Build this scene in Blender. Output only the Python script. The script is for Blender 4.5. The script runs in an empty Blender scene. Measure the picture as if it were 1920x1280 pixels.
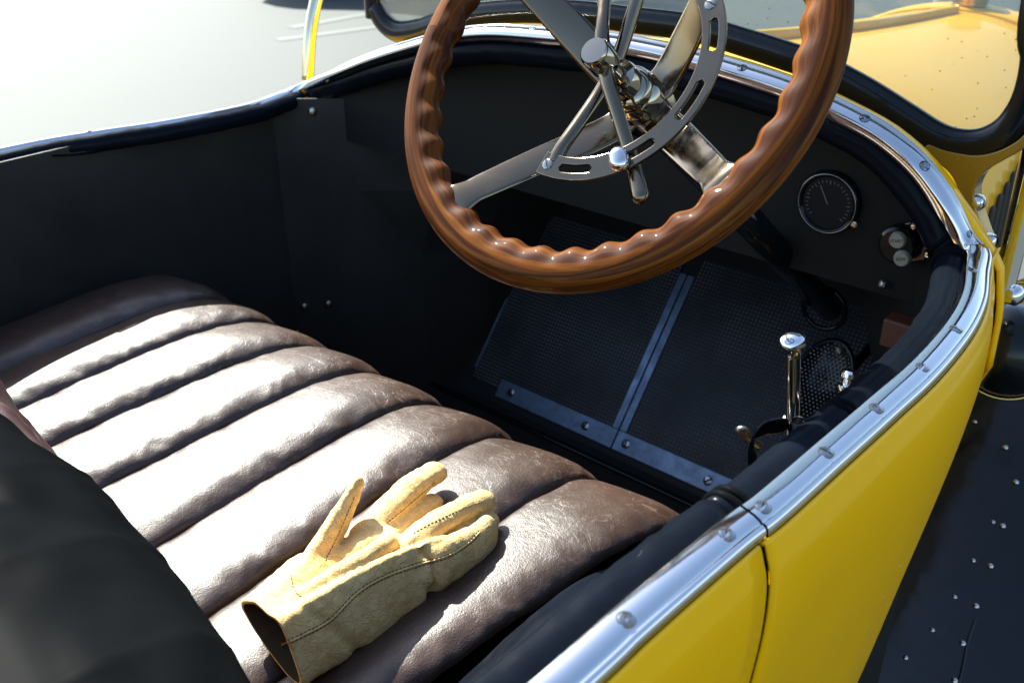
import bpy, bmesh, math, random
from mathutils import Vector, Matrix, noise
from mathutils.bvhtree import BVHTree
random.seed(7)
PI = math.pi
R = math.radians
S = bpy.context.scene
COL = S.collection

# ------------------------------------------------------------------ camera
CAM = Vector((0, 0, 1.65))
RM = Matrix(((0.6569119569539453, 0.3566579287081326, -0.6642753967298219),
             (-0.7539530218940528, 0.30531981878354203, -0.581665409866197),
             (-0.004639136532130106, 0.8829354054219423, 0.4694715627858908)))
FPX = 1867.0


def ray(px, py):
    return (RM @ Vector((px - 960, 640 - py, -FPX))).normalized()


def onx(px, py, x):
    d = ray(px, py)
    return CAM + d * ((x - CAM.x) / d.x)


def ony(px, py, y):
    d = ray(px, py)
    return CAM + d * ((y - CAM.y) / d.y)


def onz(px, py, z):
    d = ray(px, py)
    return CAM + d * ((z - CAM.z) / d.z)


def onp(px, py, o, n):
    d = ray(px, py)
    return CAM + d * ((Vector(o) - CAM).dot(n) / d.dot(n))


cd = bpy.data.cameras.new('camera')
cam = bpy.data.objects.new('camera', cd)
COL.objects.link(cam)
cam.matrix_world = Matrix.Translation(CAM) @ RM.to_4x4()
cd.sensor_width = 36
cd.lens = 36 * FPX / 1920
cd.clip_start = 0.02
cd.clip_end = 3000
S.camera = cam
cd.dof.use_dof = True
cd.dof.focus_distance = 1.02
cd.dof.aperture_fstop = 9.0


# ------------------------------------------------------------------ helpers
def link(o, parent=None):
    COL.objects.link(o)
    if parent:
        o.parent = parent
    return o


def obj(name, bm, mat, parent=None, smooth=True, recalc=True):
    if recalc:
        bmesh.ops.recalc_face_normals(bm, faces=bm.faces)
    me = bpy.data.meshes.new(name)
    bm.to_mesh(me)
    bm.free()
    for p in me.polygons:
        p.use_smooth = smooth
    mats = mat if isinstance(mat, (list, tuple)) else [mat]
    for m in mats:
        me.materials.append(m)
    o = bpy.data.objects.new(name, me)
    link(o, parent)
    return o


def sharp(o, ang=35):
    me = o.data
    me.set_sharp_from_angle(angle=R(ang))
    return o


def bevel(o, w=0.002, seg=3, ang=30):
    m = o.modifiers.new('bevel', 'BEVEL')
    m.width = w
    m.segments = seg
    m.limit_method = 'ANGLE'
    m.angle_limit = R(ang)
    m.harden_normals = False
    return o


def catmull(pts, n=8, closed=False):
    P = [Vector(p) for p in pts]
    out = []
    N = len(P)
    rng = N if closed else N - 1
    for i in range(rng):
        if closed:
            p0, p1, p2, p3 = P[(i - 1) % N], P[i], P[(i + 1) % N], P[(i + 2) % N]
        else:
            p1, p2 = P[i], P[i + 1]
            p0 = P[i - 1] if i > 0 else p1 * 2 - p2
            p3 = P[i + 2] if i + 2 < N else p2 * 2 - p1
        for k in range(n):
            t = k / n
            out.append(0.5 * ((2 * p1) + (p2 - p0) * t + (2 * p0 - 5 * p1 + 4 * p2 - p3) * t * t
                              + (3 * p1 - p0 - 3 * p2 + p3) * t ** 3))
    if not closed:
        out.append(P[-1])
    return out


def interp(xs, ys, x):
    if x <= xs[0]:
        return ys[0] + (ys[1] - ys[0]) * (x - xs[0]) / (xs[1] - xs[0])
    for i in range(len(xs) - 1):
        if x <= xs[i + 1] or i == len(xs) - 2:
            t = (x - xs[i]) / (xs[i + 1] - xs[i])
            return ys[i] + (ys[i + 1] - ys[i]) * t


def add_grid(bm, rows, closed_u=False, closed_v=False, uv=None):
    """rows: list of lists of points"""
    V = [[bm.verts.new(p) for p in r] for r in rows]
    nr, nc = len(V), len(V[0])
    L = bm.loops.layers.uv.verify() if uv else None
    for i in range(nr if closed_u else nr - 1):
        for j in range(nc if closed_v else nc - 1):
            a, b = V[i][j], V[i][(j + 1) % nc]
            c, d = V[(i + 1) % nr][(j + 1) % nc], V[(i + 1) % nr][j]
            try:
                f = bm.faces.new((a, b, c, d))
            except ValueError:
                continue
            if uv:
                ids = ((i, j), (i, j + 1), (i + 1, j + 1), (i + 1, j))
                for l, (ii, jj) in zip(f.loops, ids):
                    l[L].uv = uv(ii, jj)
    return V


def add_tube(bm, path, rad, seg=16, flat=1.0, up=None, caps=True, closed=False):
    """rad: number or function(t in 0..1); flat: ratio of second axis"""
    P = [Vector(p) for p in path]
    n = len(P)
    T = []
    for i in range(n):
        if closed:
            t = P[(i + 1) % n] - P[i - 1]
        else:
            t = P[min(i + 1, n - 1)] - P[max(i - 1, 0)]
        T.append(t.normalized())
    u = Vector(up) if up else Vector((0.13, 0.31, 0.95))
    u = (u - T[0] * u.dot(T[0])).normalized()
    rows = []
    for i in range(n):
        u = (Vector(up) if up else u)
        u = (u - T[i] * u.dot(T[i])).normalized()
        w = T[i].cross(u)
        t = i / max(1, n - 1)
        r = rad(t) if callable(rad) else rad
        r2 = r * (flat(t) if callable(flat) else flat)
        rows.append([P[i] + u * (r2 * math.cos(a)) + w * (r * math.sin(a))
                     for a in (2 * PI * k / seg for k in range(seg))])
    V = add_grid(bm, rows, closed_u=closed, closed_v=True)
    if caps and not closed:
        bm.faces.new(V[0][::-1])
        bm.faces.new(V[-1])
    return V


def add_capsule(bm, path, radf, seg=16, flat=1.0, up=None):
    """tube with rounded ends"""
    P = [Vector(p) for p in path]
    n = len(P)
    r0 = radf(0) if callable(radf) else radf
    r1 = radf(1) if callable(radf) else radf
    t0 = (P[0] - P[1]).normalized()
    t1 = (P[-1] - P[-2]).normalized()
    K = 5
    head = [P[0] + t0 * (r0 * math.sin(PI / 2 * (K - k) / K) * .98) for k in range(K)]
    tail = [P[-1] + t1 * (r1 * math.sin(PI / 2 * (k + 1) / K) * .98) for k in range(K)]
    full = head + P + tail
    rs = [r0 * max(.05, math.cos(PI / 2 * (K - k) / K)) for k in range(K)] + \
         [(radf(i / (n - 1)) if callable(radf) else radf) for i in range(n)] + \
         [r1 * max(.05, math.cos(PI / 2 * (k + 1) / K)) for k in range(K)]
    N = len(full)
    return add_tube(bm, full, lambda t: rs[min(N - 1, int(round(t * (N - 1))))], seg, flat, up)


def add_box(bm, c, s, M=None):
    c = Vector(c)
    vs = []
    for dx in (-.5, .5):
        for dy in (-.5, .5):
            for dz in (-.5, .5):
                v = Vector((dx * s[0], dy * s[1], dz * s[2]))
                if M:
                    v = M @ v
                vs.append(bm.verts.new(c + v))
    for f in ((0, 1, 3, 2), (4, 6, 7, 5), (0, 4, 5, 1), (2, 3, 7, 6), (0, 2, 6, 4), (1, 5, 7, 3)):
        bm.faces.new([vs[i] for i in f])


def frame(n, x=None):
    n = Vector(n).normalized()
    x = Vector(x) if x else (Vector((1, 0, 0)) if abs(n.x) < .9 else Vector((0, 1, 0)))
    x = (x - n * x.dot(n)).normalized()
    y = n.cross(x)
    return Matrix((x, y, n)).transposed()


def add_lathe(bm, prof, o, n, seg=32, x=None):
    """prof: (r, h) list; o origin; n axis"""
    M = frame(n, x)
    o = Vector(o)
    rows = []
    for r, h in prof:
        rows.append([o + M @ Vector((r * math.cos(a), r * math.sin(a), h))
                     for a in (2 * PI * k / seg for k in range(seg))])
    V = add_grid(bm, rows, closed_v=True)
    if prof[0][0] > 1e-5:
        bm.faces.new(V[0][::-1])
    if prof[-1][0] > 1e-5:
        bm.faces.new(V[-1])
    bmesh.ops.remove_doubles(bm, verts=bm.verts, dist=1e-6)


def lathe(name, prof, o, n, mat, parent=None, seg=32, ang=35):
    bm = bmesh.new()
    add_lathe(bm, prof, o, n, seg)
    return sharp(obj(name, bm, mat, parent), ang)


def extrude_poly(pts, d):
    """closed outline pts, extruded by vector d"""
    bm = bmesh.new()
    a = [bm.verts.new(p) for p in pts]
    b = [bm.verts.new(Vector(p) + Vector(d)) for p in pts]
    n = len(a)
    bm.faces.new(a)
    bm.faces.new(b[::-1])
    for i in range(n):
        bm.faces.new((a[i], b[i], b[(i + 1) % n], a[(i + 1) % n]))
    return bm


def sweep(path, normals, prof, closed_prof=True, caps=True):
    """prof points (across, up) swept along path with given normals"""
    bm = bmesh.new()
    n = len(path)
    rows = []
    for i in range(n):
        t = (path[min(i + 1, n - 1)] - path[max(i - 1, 0)]).normalized()
        u = Vector(normals[i])
        u = (u - t * u.dot(t)).normalized()
        w = t.cross(u)
        pf = prof(i / (n - 1)) if callable(prof) else prof
        rows.append([path[i] + w * a + u * b for a, b in pf])
    V = add_grid(bm, rows, closed_v=closed_prof)
    if caps and closed_prof:
        bm.faces.new(V[0][::-1])
        bm.faces.new(V[-1])
    return bm


def resample(path, step):
    P = [Vector(p) for p in path]
    L = [0]
    for a, b in zip(P, P[1:]):
        L.append(L[-1] + (b - a).length)
    n = max(2, int(L[-1] / step))
    out = []
    j = 0
    for i in range(n + 1):
        s = L[-1] * i / n
        while j < len(L) - 2 and L[j + 1] < s:
            j += 1
        t = (s - L[j]) / max(1e-9, L[j + 1] - L[j])
        out.append(P[j].lerp(P[j + 1], t))
    return out


# ------------------------------------------------------------------ materials
def mat(name, base, rough=.5, metal=0, coat=0, coat_rough=.03, spec=.5):
    m = bpy.data.materials.new(name)
    m.use_nodes = True
    b = m.node_tree.nodes['Principled BSDF']
    b.inputs['Base Color'].default_value = (*base, 1)
    b.inputs['Roughness'].default_value = rough
    b.inputs['Metallic'].default_value = metal
    b.inputs['Coat Weight'].default_value = coat
    b.inputs['Coat Roughness'].default_value = coat_rough
    b.inputs['Specular IOR Level'].default_value = spec
    return m


class NT:
    def __init__(s, m):
        s.t = m.node_tree
        s.b = s.t.nodes['Principled BSDF']

    def n(s, typ, **k):
        nd = s.t.nodes.new(typ)
        for a, v in k.items():
            setattr(nd, a, v)
        return nd

    def l(s, a, b):
        s.t.links.new(a, b)

    def coords(s, kind='Object', scale=(1, 1, 1)):
        tc = s.n('ShaderNodeTexCoord')
        mp = s.n('ShaderNodeMapping')
        mp.inputs['Scale'].default_value = scale
        s.l(tc.outputs[kind], mp.inputs[0])
        return mp.outputs[0]

    def noise(s, vec, scale, detail=4, rough=.55, dist=0):
        nd = s.n('ShaderNodeTexNoise')
        nd.inputs['Scale'].default_value = scale
        nd.inputs['Detail'].default_value = detail
        nd.inputs['Roughness'].default_value = rough
        nd.inputs['Distortion'].default_value = dist
        s.l(vec, nd.inputs['Vector'])
        return nd

    def vor(s, vec, scale, feature='F1'):
        nd = s.n('ShaderNodeTexVoronoi', feature=feature)
        nd.inputs['Scale'].default_value = scale
        s.l(vec, nd.inputs['Vector'])
        return nd

    def ramp(s, fac, stops):
        r = s.n('ShaderNodeValToRGB')
        e = r.color_ramp.elements
        while len(e) < len(stops):
            e.new(.5)
        for el, (p, c) in zip(e, stops):
            el.position = p
            el.color = (*c, 1) if len(c) == 3 else c
        s.l(fac, r.inputs[0])
        return r.outputs[0]

    def bump(s, h, strength, dist, prev=None):
        b = s.n('ShaderNodeBump')
        b.inputs['Strength'].default_value = strength
        b.inputs['Distance'].default_value = dist
        s.l(h, b.inputs['Height'])
        if prev:
            s.l(prev, b.inputs['Normal'])
        return b.outputs[0]

    def math(s, op, a, b=None):
        m = s.n('ShaderNodeMath', operation=op)
        for i, v in enumerate((a, b)):
            if v is None:
                continue
            if isinstance(v, (int, float)):
                m.inputs[i].default_value = v
            else:
                s.l(v, m.inputs[i])
        return m.outputs[0]

    def mix(s, fac, a, b):
        m = s.n('ShaderNodeMix', data_type='RGBA')
        for i, v in ((0, fac), (6, a), (7, b)):
            if isinstance(v, (int, float)):
                m.inputs[i].default_value = v
            elif isinstance(v, tuple):
                m.inputs[i].default_value = (*v, 1)
            else:
                s.l(v, m.inputs[i])
        return m.outputs[2]

    def rough(s, sock):
        s.l(sock, s.b.inputs['Roughness'])

    def mr(s, v, a, b, c, d):
        m = s.n('ShaderNodeMapRange')
        s.l(v, m.inputs[0])
        for i, q in enumerate((a, b, c, d)):
            m.inputs[i + 1].default_value = q
        return m.outputs[0]


def grime(m, lo, hi, scale=14):
    """uneven roughness so polished surfaces are not perfectly clean"""
    N = NT(m)
    v = N.coords('Object')
    nz = N.noise(v, scale, 6, .65)
    N.rough(N.mr(nz.outputs[0], .3, .7, lo, hi))
    return N, v


M = {}
M['yellow'] = mat('yellow_paint', (.84, .43, .0), .42, 0, .3, .02, spec=.06)
N, v = grime(M['yellow'], .3, .45, 5)
N.l(N.bump(N.noise(v, 260, 2).outputs[0], .03, .0006), N.b.inputs['Normal'])
M['chrome'] = mat('polished_chrome', (.64, .635, .625), .05, 1)
N, v = grime(M['chrome'], .03, .16, 22)
N.l(N.bump(N.noise(v, 28, 3).outputs[0], .10, .002), N.b.inputs['Normal'])
M['screw'] = mat('worn_plated_screw', (.30, .31, .31), .2, 1)
M['lever'] = mat('bright_lever_chrome', (.9, .89, .87), .13, 1)
M['hub'] = mat('bright_nickel', (.34, .30, .23), .09, 1)
M['nickel'] = mat('nickel_dark_reflection', (.155, .125, .088), .12, 1)  # base browned to stand in for dark surroundings mirrored in the nickel
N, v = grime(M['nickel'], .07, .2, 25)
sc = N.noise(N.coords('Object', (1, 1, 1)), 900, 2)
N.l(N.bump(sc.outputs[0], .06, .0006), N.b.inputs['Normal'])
M['brass'] = mat('brass', (.50, .33, .10), .16, 1)
grime(M['brass'], .08, .3)
M['black_paint'] = mat('black_enamel', (.005, .006, .007), .14, 0, .1, .03, spec=.25)
N, v = grime(M['black_paint'], .1, .24, 9)
N.l(N.bump(N.noise(v, 7, 3).outputs[0], .18, .02), N.b.inputs['Normal'])
M['bracket'] = mat('ochre_reflection_and_gold', (.30, .17, .015), .3, .3, .4)  # bracket's ochre holds the yellow hood's reflection; the edge strip itself is gold
grime(M['bracket'], .2, .35)


def leather(name, base, rough, grain=.35, cracks=0, crack_col=(.2, .13, .11), spec=.5):
    m = mat(name, base, rough, spec=spec)
    N = NT(m)
    v = N.coords('Object')
    warp = N.noise(v, 9, 3)
    addv = N.n('ShaderNodeMix', data_type='VECTOR')
    addv.inputs[0].default_value = .018
    N.l(v, addv.inputs[4])
    N.l(warp.outputs[1], addv.inputs[5])
    wv = addv.outputs[1]
    g1 = N.vor(v, 620, 'F1')
    g2 = N.noise(v, 260, 4)
    big = N.noise(v, 5, 5, .6)
    tint = N.mix(N.mr(big.outputs[0], .3, .7, 0, 1), tuple(c * .75 for c in base), tuple(min(1, c * 1.3) for c in base))
    nb = N.bump(g1.outputs[0], grain, .0009)
    nb = N.bump(g2.outputs[0], grain * .8, .0012, nb)
    if cracks:
        def line(scale, width, dist, vec):
            nz_ = N.noise(vec, scale, 3, .5, dist)
            d_ = N.math('ABSOLUTE', N.math('SUBTRACT', nz_.outputs[0], .5))
            return N.mr(d_, .0, width, 1, 0)
        sx_ = N.n('ShaderNodeMapping')
        sx_.inputs['Scale'].default_value = (1.5, .7, 1)
        sx_.inputs['Rotation'].default_value = (0, 0, .5)
        N.l(wv, sx_.inputs[0])
        k1 = line(14, .008, 1.2, sx_.outputs[0])
        k2 = line(30, .011, 1.4, wv)
        k3 = line(64, .014, 1.0, sx_.outputs[0])
        m1 = N.mr(N.noise(v, 13, 4).outputs[0], .47, .6, 0, 1)
        m2 = N.mr(N.noise(v, 21, 4).outputs[0], .46, .56, 0, .9)
        m3 = N.mr(N.noise(v, 17, 5, .7).outputs[0], .45, .62, 0, .6)
        k = N.math('MAXIMUM', N.math('MULTIPLY', k1, m1), N.math('MULTIPLY', k2, m2))
        k = N.math('MAXIMUM', k, N.math('MULTIPLY', k3, m3))
        # wear shows on the front lip, where legs rub
        sep = N.n('ShaderNodeSeparateXYZ')
        N.l(v, sep.inputs[0])
        wear = N.mr(sep.outputs[0], .45, .74, .25, 1)
        k = N.math('MULTIPLY', N.math('MULTIPLY', k, wear), cracks)
        tint = N.mix(k, tint, crack_col)
        nb = N.bump(N.math('SUBTRACT', 1.0, k), .25, .0008, nb)
        nb = N.bump(N.noise(wv, 46, 5, .65).outputs[0], .22, .004, nb)
    else:
        nb = N.bump(N.noise(wv, 40, 4, .6).outputs[0], .2, .003, nb)
    N.l(tint, N.b.inputs['Base Color'])
    N.l(nb, N.b.inputs['Normal'])
    N.rough(N.mr(N.noise(v, 30, 5, .7).outputs[0], .3, .7, rough - .05, rough + .07))
    return m


M['seat'] = leather('worn_maroon_leather', (.038, .019, .012), .41, .22, 1.0, (.17, .12, .095), spec=.52)
M['seat'].node_tree.nodes['Principled BSDF'].inputs['Coat Weight'].default_value = .15
M['seat'].node_tree.nodes['Principled BSDF'].inputs['Coat Roughness'].default_value = .42
M['seat_back'] = leather('maroon_leather', (.06, .022, .02), .42, .3, .3)
M['leather'] = leather('black_leather', (.004, .0045, .005), .5, .1, spec=0)
M['leather'].node_tree.nodes['Principled BSDF'].inputs['Coat Weight'].default_value = .018
M['leather'].node_tree.nodes['Principled BSDF'].inputs['Coat Roughness'].default_value = .42
M['roll'] = leather('black_roll_leather', (.004, .0055, .009), .5, .12, spec=0)
M['roll'].node_tree.nodes['Principled BSDF'].inputs['Coat Weight'].default_value = .12
M['roll'].node_tree.nodes['Principled BSDF'].inputs['Coat Roughness'].default_value = .25
M['lining'] = leather('lining_leather', (.030, .029, .025), .5, .25, spec=.15)
M['trim_black'] = mat('black_trim_board', (.015, .0145, .0125), .7, spec=.1)
N = NT(M['trim_black'])
N.l(N.bump(N.noise(N.coords(), 420, 3).outputs[0], .3, .001), N.b.inputs['Normal'])
M['floor_black'] = mat('black_painted_wood', (.022, .021, .018), .5, spec=.15)
M['rubber'] = mat('ribbed_rubber_mat', (.01, .01, .012), .5)
N = NT(M['rubber'])
tc = N.n('ShaderNodeTexCoord')
sep = N.n('ShaderNodeSeparateXYZ')
N.l(tc.outputs['UV'], sep.inputs[0])
fu = N.math('SUBTRACT', N.math('FRACT', N.math('MULTIPLY', sep.outputs[0], 1 / .0078)), .5)
fv = N.math('SUBTRACT', N.math('FRACT', N.math('MULTIPLY', sep.outputs[1], 1 / .0078)), .5)
dd = N.math('SQRT', N.math('ADD', N.math('MULTIPLY', fu, fu), N.math('MULTIPLY', fv, fv)))
dot = N.mr(dd, .2, .36, 1, 0)
wearm = N.mr(N.noise(tc.outputs['UV'], 9, 3).outputs[0], .35, .65, .25, 1)
N.l(N.mix(N.math('MULTIPLY', dot, wearm), (.006, .006, .007), (.20, .195, .18)), N.b.inputs['Base Color'])
N.l(N.bump(dot, .8, .002), N.b.inputs['Normal'])
M['alu'] = mat('dull_aluminium', (.20, .24, .30), .38, .85)
N, v = grime(M['alu'], .28, .55, 30)
blot = N.noise(v, 55, 6, .7)
N.l(N.ramp(blot.outputs[0], [(.2, (.09, .115, .15)), (.7, (.20, .26, .34))]), N.b.inputs['Base Color'])  # blue of the light is mixed into the metal's base colour
M['gauge'] = mat('gauge_face', (.006, .006, .007), .6, spec=.2)
M['steel'] = mat('steel', (.45, .44, .42), .3, 1)
grime(M['steel'], .2, .4, 60)
M['amber'] = mat('copper_box', (.09, .025, .012), .5)
M['button'] = mat('worn_ivory_button', (.28, .26, .19), .5)
M['ink'] = mat('engraved_ink', (.02, .018, .015), .7)
M['thread'] = mat('brown_thread', (.14, .07, .02), .8)
# wood
M['wood'] = mat('varnished_walnut', (.25, .09, .025), .55, 0, .10, .03, spec=.03)
N = NT(M['wood'])
tc = N.n('ShaderNodeTexCoord')
mp = N.n('ShaderNodeMapping')
mp.inputs['Scale'].default_value = (3.2, 60, 1)
N.l(tc.outputs['UV'], mp.inputs[0])
g = N.noise(mp.outputs[0], 1.6, 8, .62, 1.2)
mp2 = N.n('ShaderNodeMapping')
mp2.inputs['Scale'].default_value = (1.3, 14, 1)
N.l(tc.outputs['UV'], mp2.inputs[0])
g2 = N.noise(mp2.outputs[0], 1.5, 4, .5, .8)
c1 = N.ramp(g.outputs[0], [(.28, (.014, .0028, .001)), (.46, (.060, .016, .0025)), (.56, (.145, .044, .005)), (.74, (.25, .085, .011))])
c2 = N.mix(N.mr(g2.outputs[0], .40, .62, 0, .85), c1, (.035, .009, .003))
N.l(c2, N.b.inputs['Base Color'])
N.l(N.bump(g.outputs[0], .08, .001), N.b.inputs['Normal'])
# glove leather
M['glove'] = mat('cream_glove_leather', (.62, .42, .15), .68, spec=.3)
N = NT(M['glove'])
v = N.coords('Object')
b1 = N.noise(v, 16, 6, .6)
b2 = N.noise(v, 90, 4)
stain = N.mr(N.noise(v, 34, 5, .75).outputs[0], .60, .72, 0, .55)
cc = N.ramp(b1.outputs[0], [(.3, (.66, .41, .14)), (.52, (.77, .53, .21)), (.75, (.84, .64, .32))])
N.l(N.mix(stain, cc, (.34, .21, .07)), N.b.inputs['Base Color'])
wr = N.noise(v, 42, 5, .6, 2.2)
rdg = N.math('ABSOLUTE', N.math('SUBTRACT', wr.outputs[0], .5))
nb = N.bump(N.mr(rdg, 0, .06, 0, 1), .5, .0016)
wr2 = N.noise(v, 120, 4, .6, 1.0)
nb = N.bump(wr2.outputs[0], .4, .0022, nb)
nb = N.bump(N.vor(v, 700).outputs[0], .3, .0007, nb)
N.l(nb, N.b.inputs['Normal'])
N.b.inputs['Subsurface Weight'].default_value = .08
N.b.inputs['Subsurface Radius'].default_value = (.006, .004, .002)
M['glove_in'] = mat('glove_inside_shade', (.05, .04, .025), .9, spec=.1)  # cuff interior coloured dark to carry the shade of the opening
# glass
M['glass'] = bpy.data.materials.new('dusty_glass')
M['glass'].use_nodes = True
t = M['glass'].node_tree
t.nodes.remove(t.nodes['Principled BSDF'])
out = t.nodes['Material Output']
tr = t.nodes.new('ShaderNodeBsdfTransparent')
tr.inputs[0].default_value = (.80, .84, .83, 1)
gl = t.nodes.new('ShaderNodeBsdfGlossy')
gl.inputs['Roughness'].default_value = .02
gl.inputs['Color'].default_value = (1, 1, 1, 1)
df = t.nodes.new('ShaderNodeBsdfDiffuse')
df.inputs[0].default_value = (.10, .08, .05, 1)
veil = t.nodes.new('ShaderNodeBsdfDiffuse')
veil.inputs[0].default_value = (.55, .60, .56, 1)
mx0 = t.nodes.new('ShaderNodeMixShader')
mx0.inputs[0].default_value = .22
mx1 = t.nodes.new('ShaderNodeMixShader')
mx2 = t.nodes.new('ShaderNodeMixShader')
fr = t.nodes.new('ShaderNodeFresnel')
fr.inputs[0].default_value = 1.3
tcg = t.nodes.new('ShaderNodeTexCoord')
vg = t.nodes.new('ShaderNodeTexVoronoi')
vg.inputs['Scale'].default_value = 75
ng = t.nodes.new('ShaderNodeTexNoise')
ng.inputs['Scale'].default_value = 7
t.links.new(tcg.outputs['Object'], vg.inputs['Vector'])
t.links.new(tcg.outputs['Object'], ng.inputs['Vector'])
mrg = t.nodes.new('ShaderNodeMapRange')
for i, q in enumerate((.04, .10, 1, 0)):
    mrg.inputs[i + 1].default_value = q
t.links.new(vg.outputs['Distance'], mrg.inputs[0])
mrn = t.nodes.new('ShaderNodeMapRange')
for i, q in enumerate((.36, .52, 0, 1)):
    mrn.inputs[i + 1].default_value = q
t.links.new(ng.outputs[0], mrn.inputs[0])
mm = t.nodes.new('ShaderNodeMath')
mm.operation = 'MULTIPLY'
t.links.new(mrg.outputs[0], mm.inputs[0])
t.links.new(mrn.outputs[0], mm.inputs[1])
ma = t.nodes.new('ShaderNodeMath')
ma.operation = 'MULTIPLY_ADD'
ma.inputs[1].default_value = .8
ma.inputs[2].default_value = .0
t.links.new(mm.outputs[0], ma.inputs[0])
t.links.new(fr.outputs[0], mx1.inputs[0])
t.links.new(tr.outputs[0], mx0.inputs[1])
t.links.new(veil.outputs[0], mx0.inputs[2])
t.links.new(mx0.outputs[0], mx1.inputs[1])
t.links.new(gl.outputs[0], mx1.inputs[2])
t.links.new(ma.outputs[0], mx2.inputs[0])
t.links.new(mx1.outputs[0], mx2.inputs[1])
t.links.new(df.outputs[0], mx2.inputs[2])
t.links.new(mx2.outputs[0], out.inputs[0])
# pavement
M['ground'] = mat('pale_pavement', (.3, .32, .31), .8)
N = NT(M['ground'])
v = N.coords('Object')
a1 = N.noise(v, 180, 3)
a2 = N.noise(v, .5, 4)
cg = N.ramp(a1.outputs[0], [(.3, (.048, .055, .051)), (.7, (.068, .077, .071))])
N.l(N.mix(N.mr(a2.outputs[0], .3, .7, 0, .5), cg, (.053, .061, .057)), N.b.inputs['Base Color'])
M['paint_line'] = mat('white_road_paint', (.075, .084, .079), .7)
M['car_red'] = mat('dark_red_paint', (.03, .004, .006), .3, 0, 1)
M['tyre'] = mat('tyre_rubber', (.015, .015, .015), .8)
M['window'] = mat('dark_car_glass', (.01, .012, .014), .05, spec=.8)

# ------------------------------------------------------------------ roots
car = bpy.data.objects.new('vintage_roadster', None)
link(car)
car['label'] = 'open yellow vintage roadster with maroon pleated seat and wooden steering wheel'
car['category'] = 'car'

# ------------------------------------------------------------------ rails
SPL = 1.098
side_r = [(-.55, .30, 1.20), (-.35, .272, 1.212), (-.1, .255, 1.222), (.314, .243, 1.222), (.381, .242, 1.222), (.492, .237, 1.222), (.535, .233, 1.222),
          (.624, .23, 1.222), (.714, .227, 1.222), (.801, .225, 1.222), (.896, .230, 1.222),
          (.971, .242, 1.222), (1.04, .262, 1.222), (1.09, .277, 1.224)]
LZ = 1.183
side_l = [(-.55, 1.56, 1.165), (-.35, 1.59, 1.178), (.2, 1.605, LZ)] + \
    [tuple(onz(a, b, LZ)) for a, b in ((0, 283), (180, 250), (300, 232), (450, 203), (520, 180), (545, 170))]
arch_px = [(1822, 478), (1814, 447), (1781, 385), (1731, 315), (1678, 265), (1618, 226), (1500, 170), (1392, 133), (1289, 105),
           (1150, 77), (1000, 62), (914, 58), (840, 66), (770, 84), (700, 106), (640, 130), (585, 153), (555, 166)]


def arch_x(px):
    t_ = max(0, min(1, (860 - px) / 305))
    return 1.1 + .078 * t_ * t_ * (3 - 2 * t_)


arch = [onx(p[0], p[1], arch_x(p[0])) for p in arch_px]


def rail_path(pts, step=.012):
    return resample(catmull(pts, 10), step)


# flat-topped half-round trim: (across, up)
RW = .0142
prof_rail = [(-RW, -.008), (-RW, .0), (-RW + .0018, .0032), (-.011, .0050), (.000, .0056), (.0055, .0048), (.0072, .0036), (.0088, .0044), (.0108, .0040),
             (.0128, .0018), (RW, -.0022), (RW, -.008)]
prof_rail_r = prof_rail


def side_normal(p, sgn):
    return Vector((0, -.22 * sgn, 1))


def screw(parent, p, n, ang, r=.0062):
    Mx = frame(n, Vector((math.cos(ang), math.sin(ang), .2)))
    ys = [-1, -.93, -.8, -.6, -.4, -.19, -.18, .18, .19, .4, .6, .8, .93, 1]
    rows = []
    for y in ys:
        row = []
        for i in range(13):
            x = -1 + i / 6
            px, py = x * math.sqrt(max(0, 1 - y * y)), y
            rr = math.hypot(px, py)
            h = .17 * math.sqrt(max(0, 1 - (rr / .86) ** 2 * .85)) if rr < .86 else .02
            if abs(y) < .185:
                h = .02
            row.append(p + Mx @ Vector((px * r, py * r, h * r)))
        rows.append(row)
    bm = bmesh.new()
    add_grid(bm, rows)
    bmesh.ops.remove_doubles(bm, verts=bm.verts, dist=1e-6)
    o = obj('screw', bm, [M['screw'], M['ink']], parent)
    for pl in o.data.polygons:
        c = pl.center
        d = Mx.inverted() @ (Vector(c) - p)
        if abs(d.y) < .15 * r or math.hypot(d.x, d.y) > .88 * r:
            pl.material_index = 1
    return sharp(o, 40)


def rail(name, path, nf, screws=(), material='chrome', label=None):
    norms = [nf(p) for p in path]
    bm = sweep(path, norms, prof_rail)
    o = obj(name, bm, M[material], car)
    sharp(o, 50)
    if label:
        o['label'] = label
    for s in screws:
        k = min(range(len(path)), key=lambda i: (path[i] - s).length)
        k = max(1, min(len(path) - 2, k))
        t = (path[k + 1] - path[k - 1]).normalized()
        u = norms[k]
        u = (u - t * u.dot(t)).normalized()
        w = t.cross(u)
        q = path[k] + w * max(-.006, min(-.001, (s - path[k]).dot(w)))
        screw(o, q + u * .0054, u, random.uniform(0, PI))
    return o


pr = rail_path(side_r)
SR_X = .5135
CY = .88


def cut(path, k0, k1):
    return path[k0:k1 + 1]


full = resample(catmull([Vector(p) for p in side_r] + arch[1:-1] + [Vector(p) for p in side_l[::-1]], 10), .006)


def near(q, path=None):
    path = path or full
    return min(range(len(path)), key=lambda i: (path[i] - Vector(q)).length)


def full_normal(p):
    c = Vector((p.x, CY, .70))
    r = (p - c).normalized()
    an = (r + Vector((-.62, 0, .25))).normalized()
    sgn = 1 if p.y < CY else -1
    sn = Vector((0, -.22 * sgn, 1)).normalized()
    base = 1.224 if sgn > 0 else 1.186
    k = min(1, max(0, (p.z - base) / .07))
    if p.x < 1.0:
        k = 0
    k = k * k * (3 - 2 * k)
    return (sn * (1 - k) + an * k).normalized()


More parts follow.
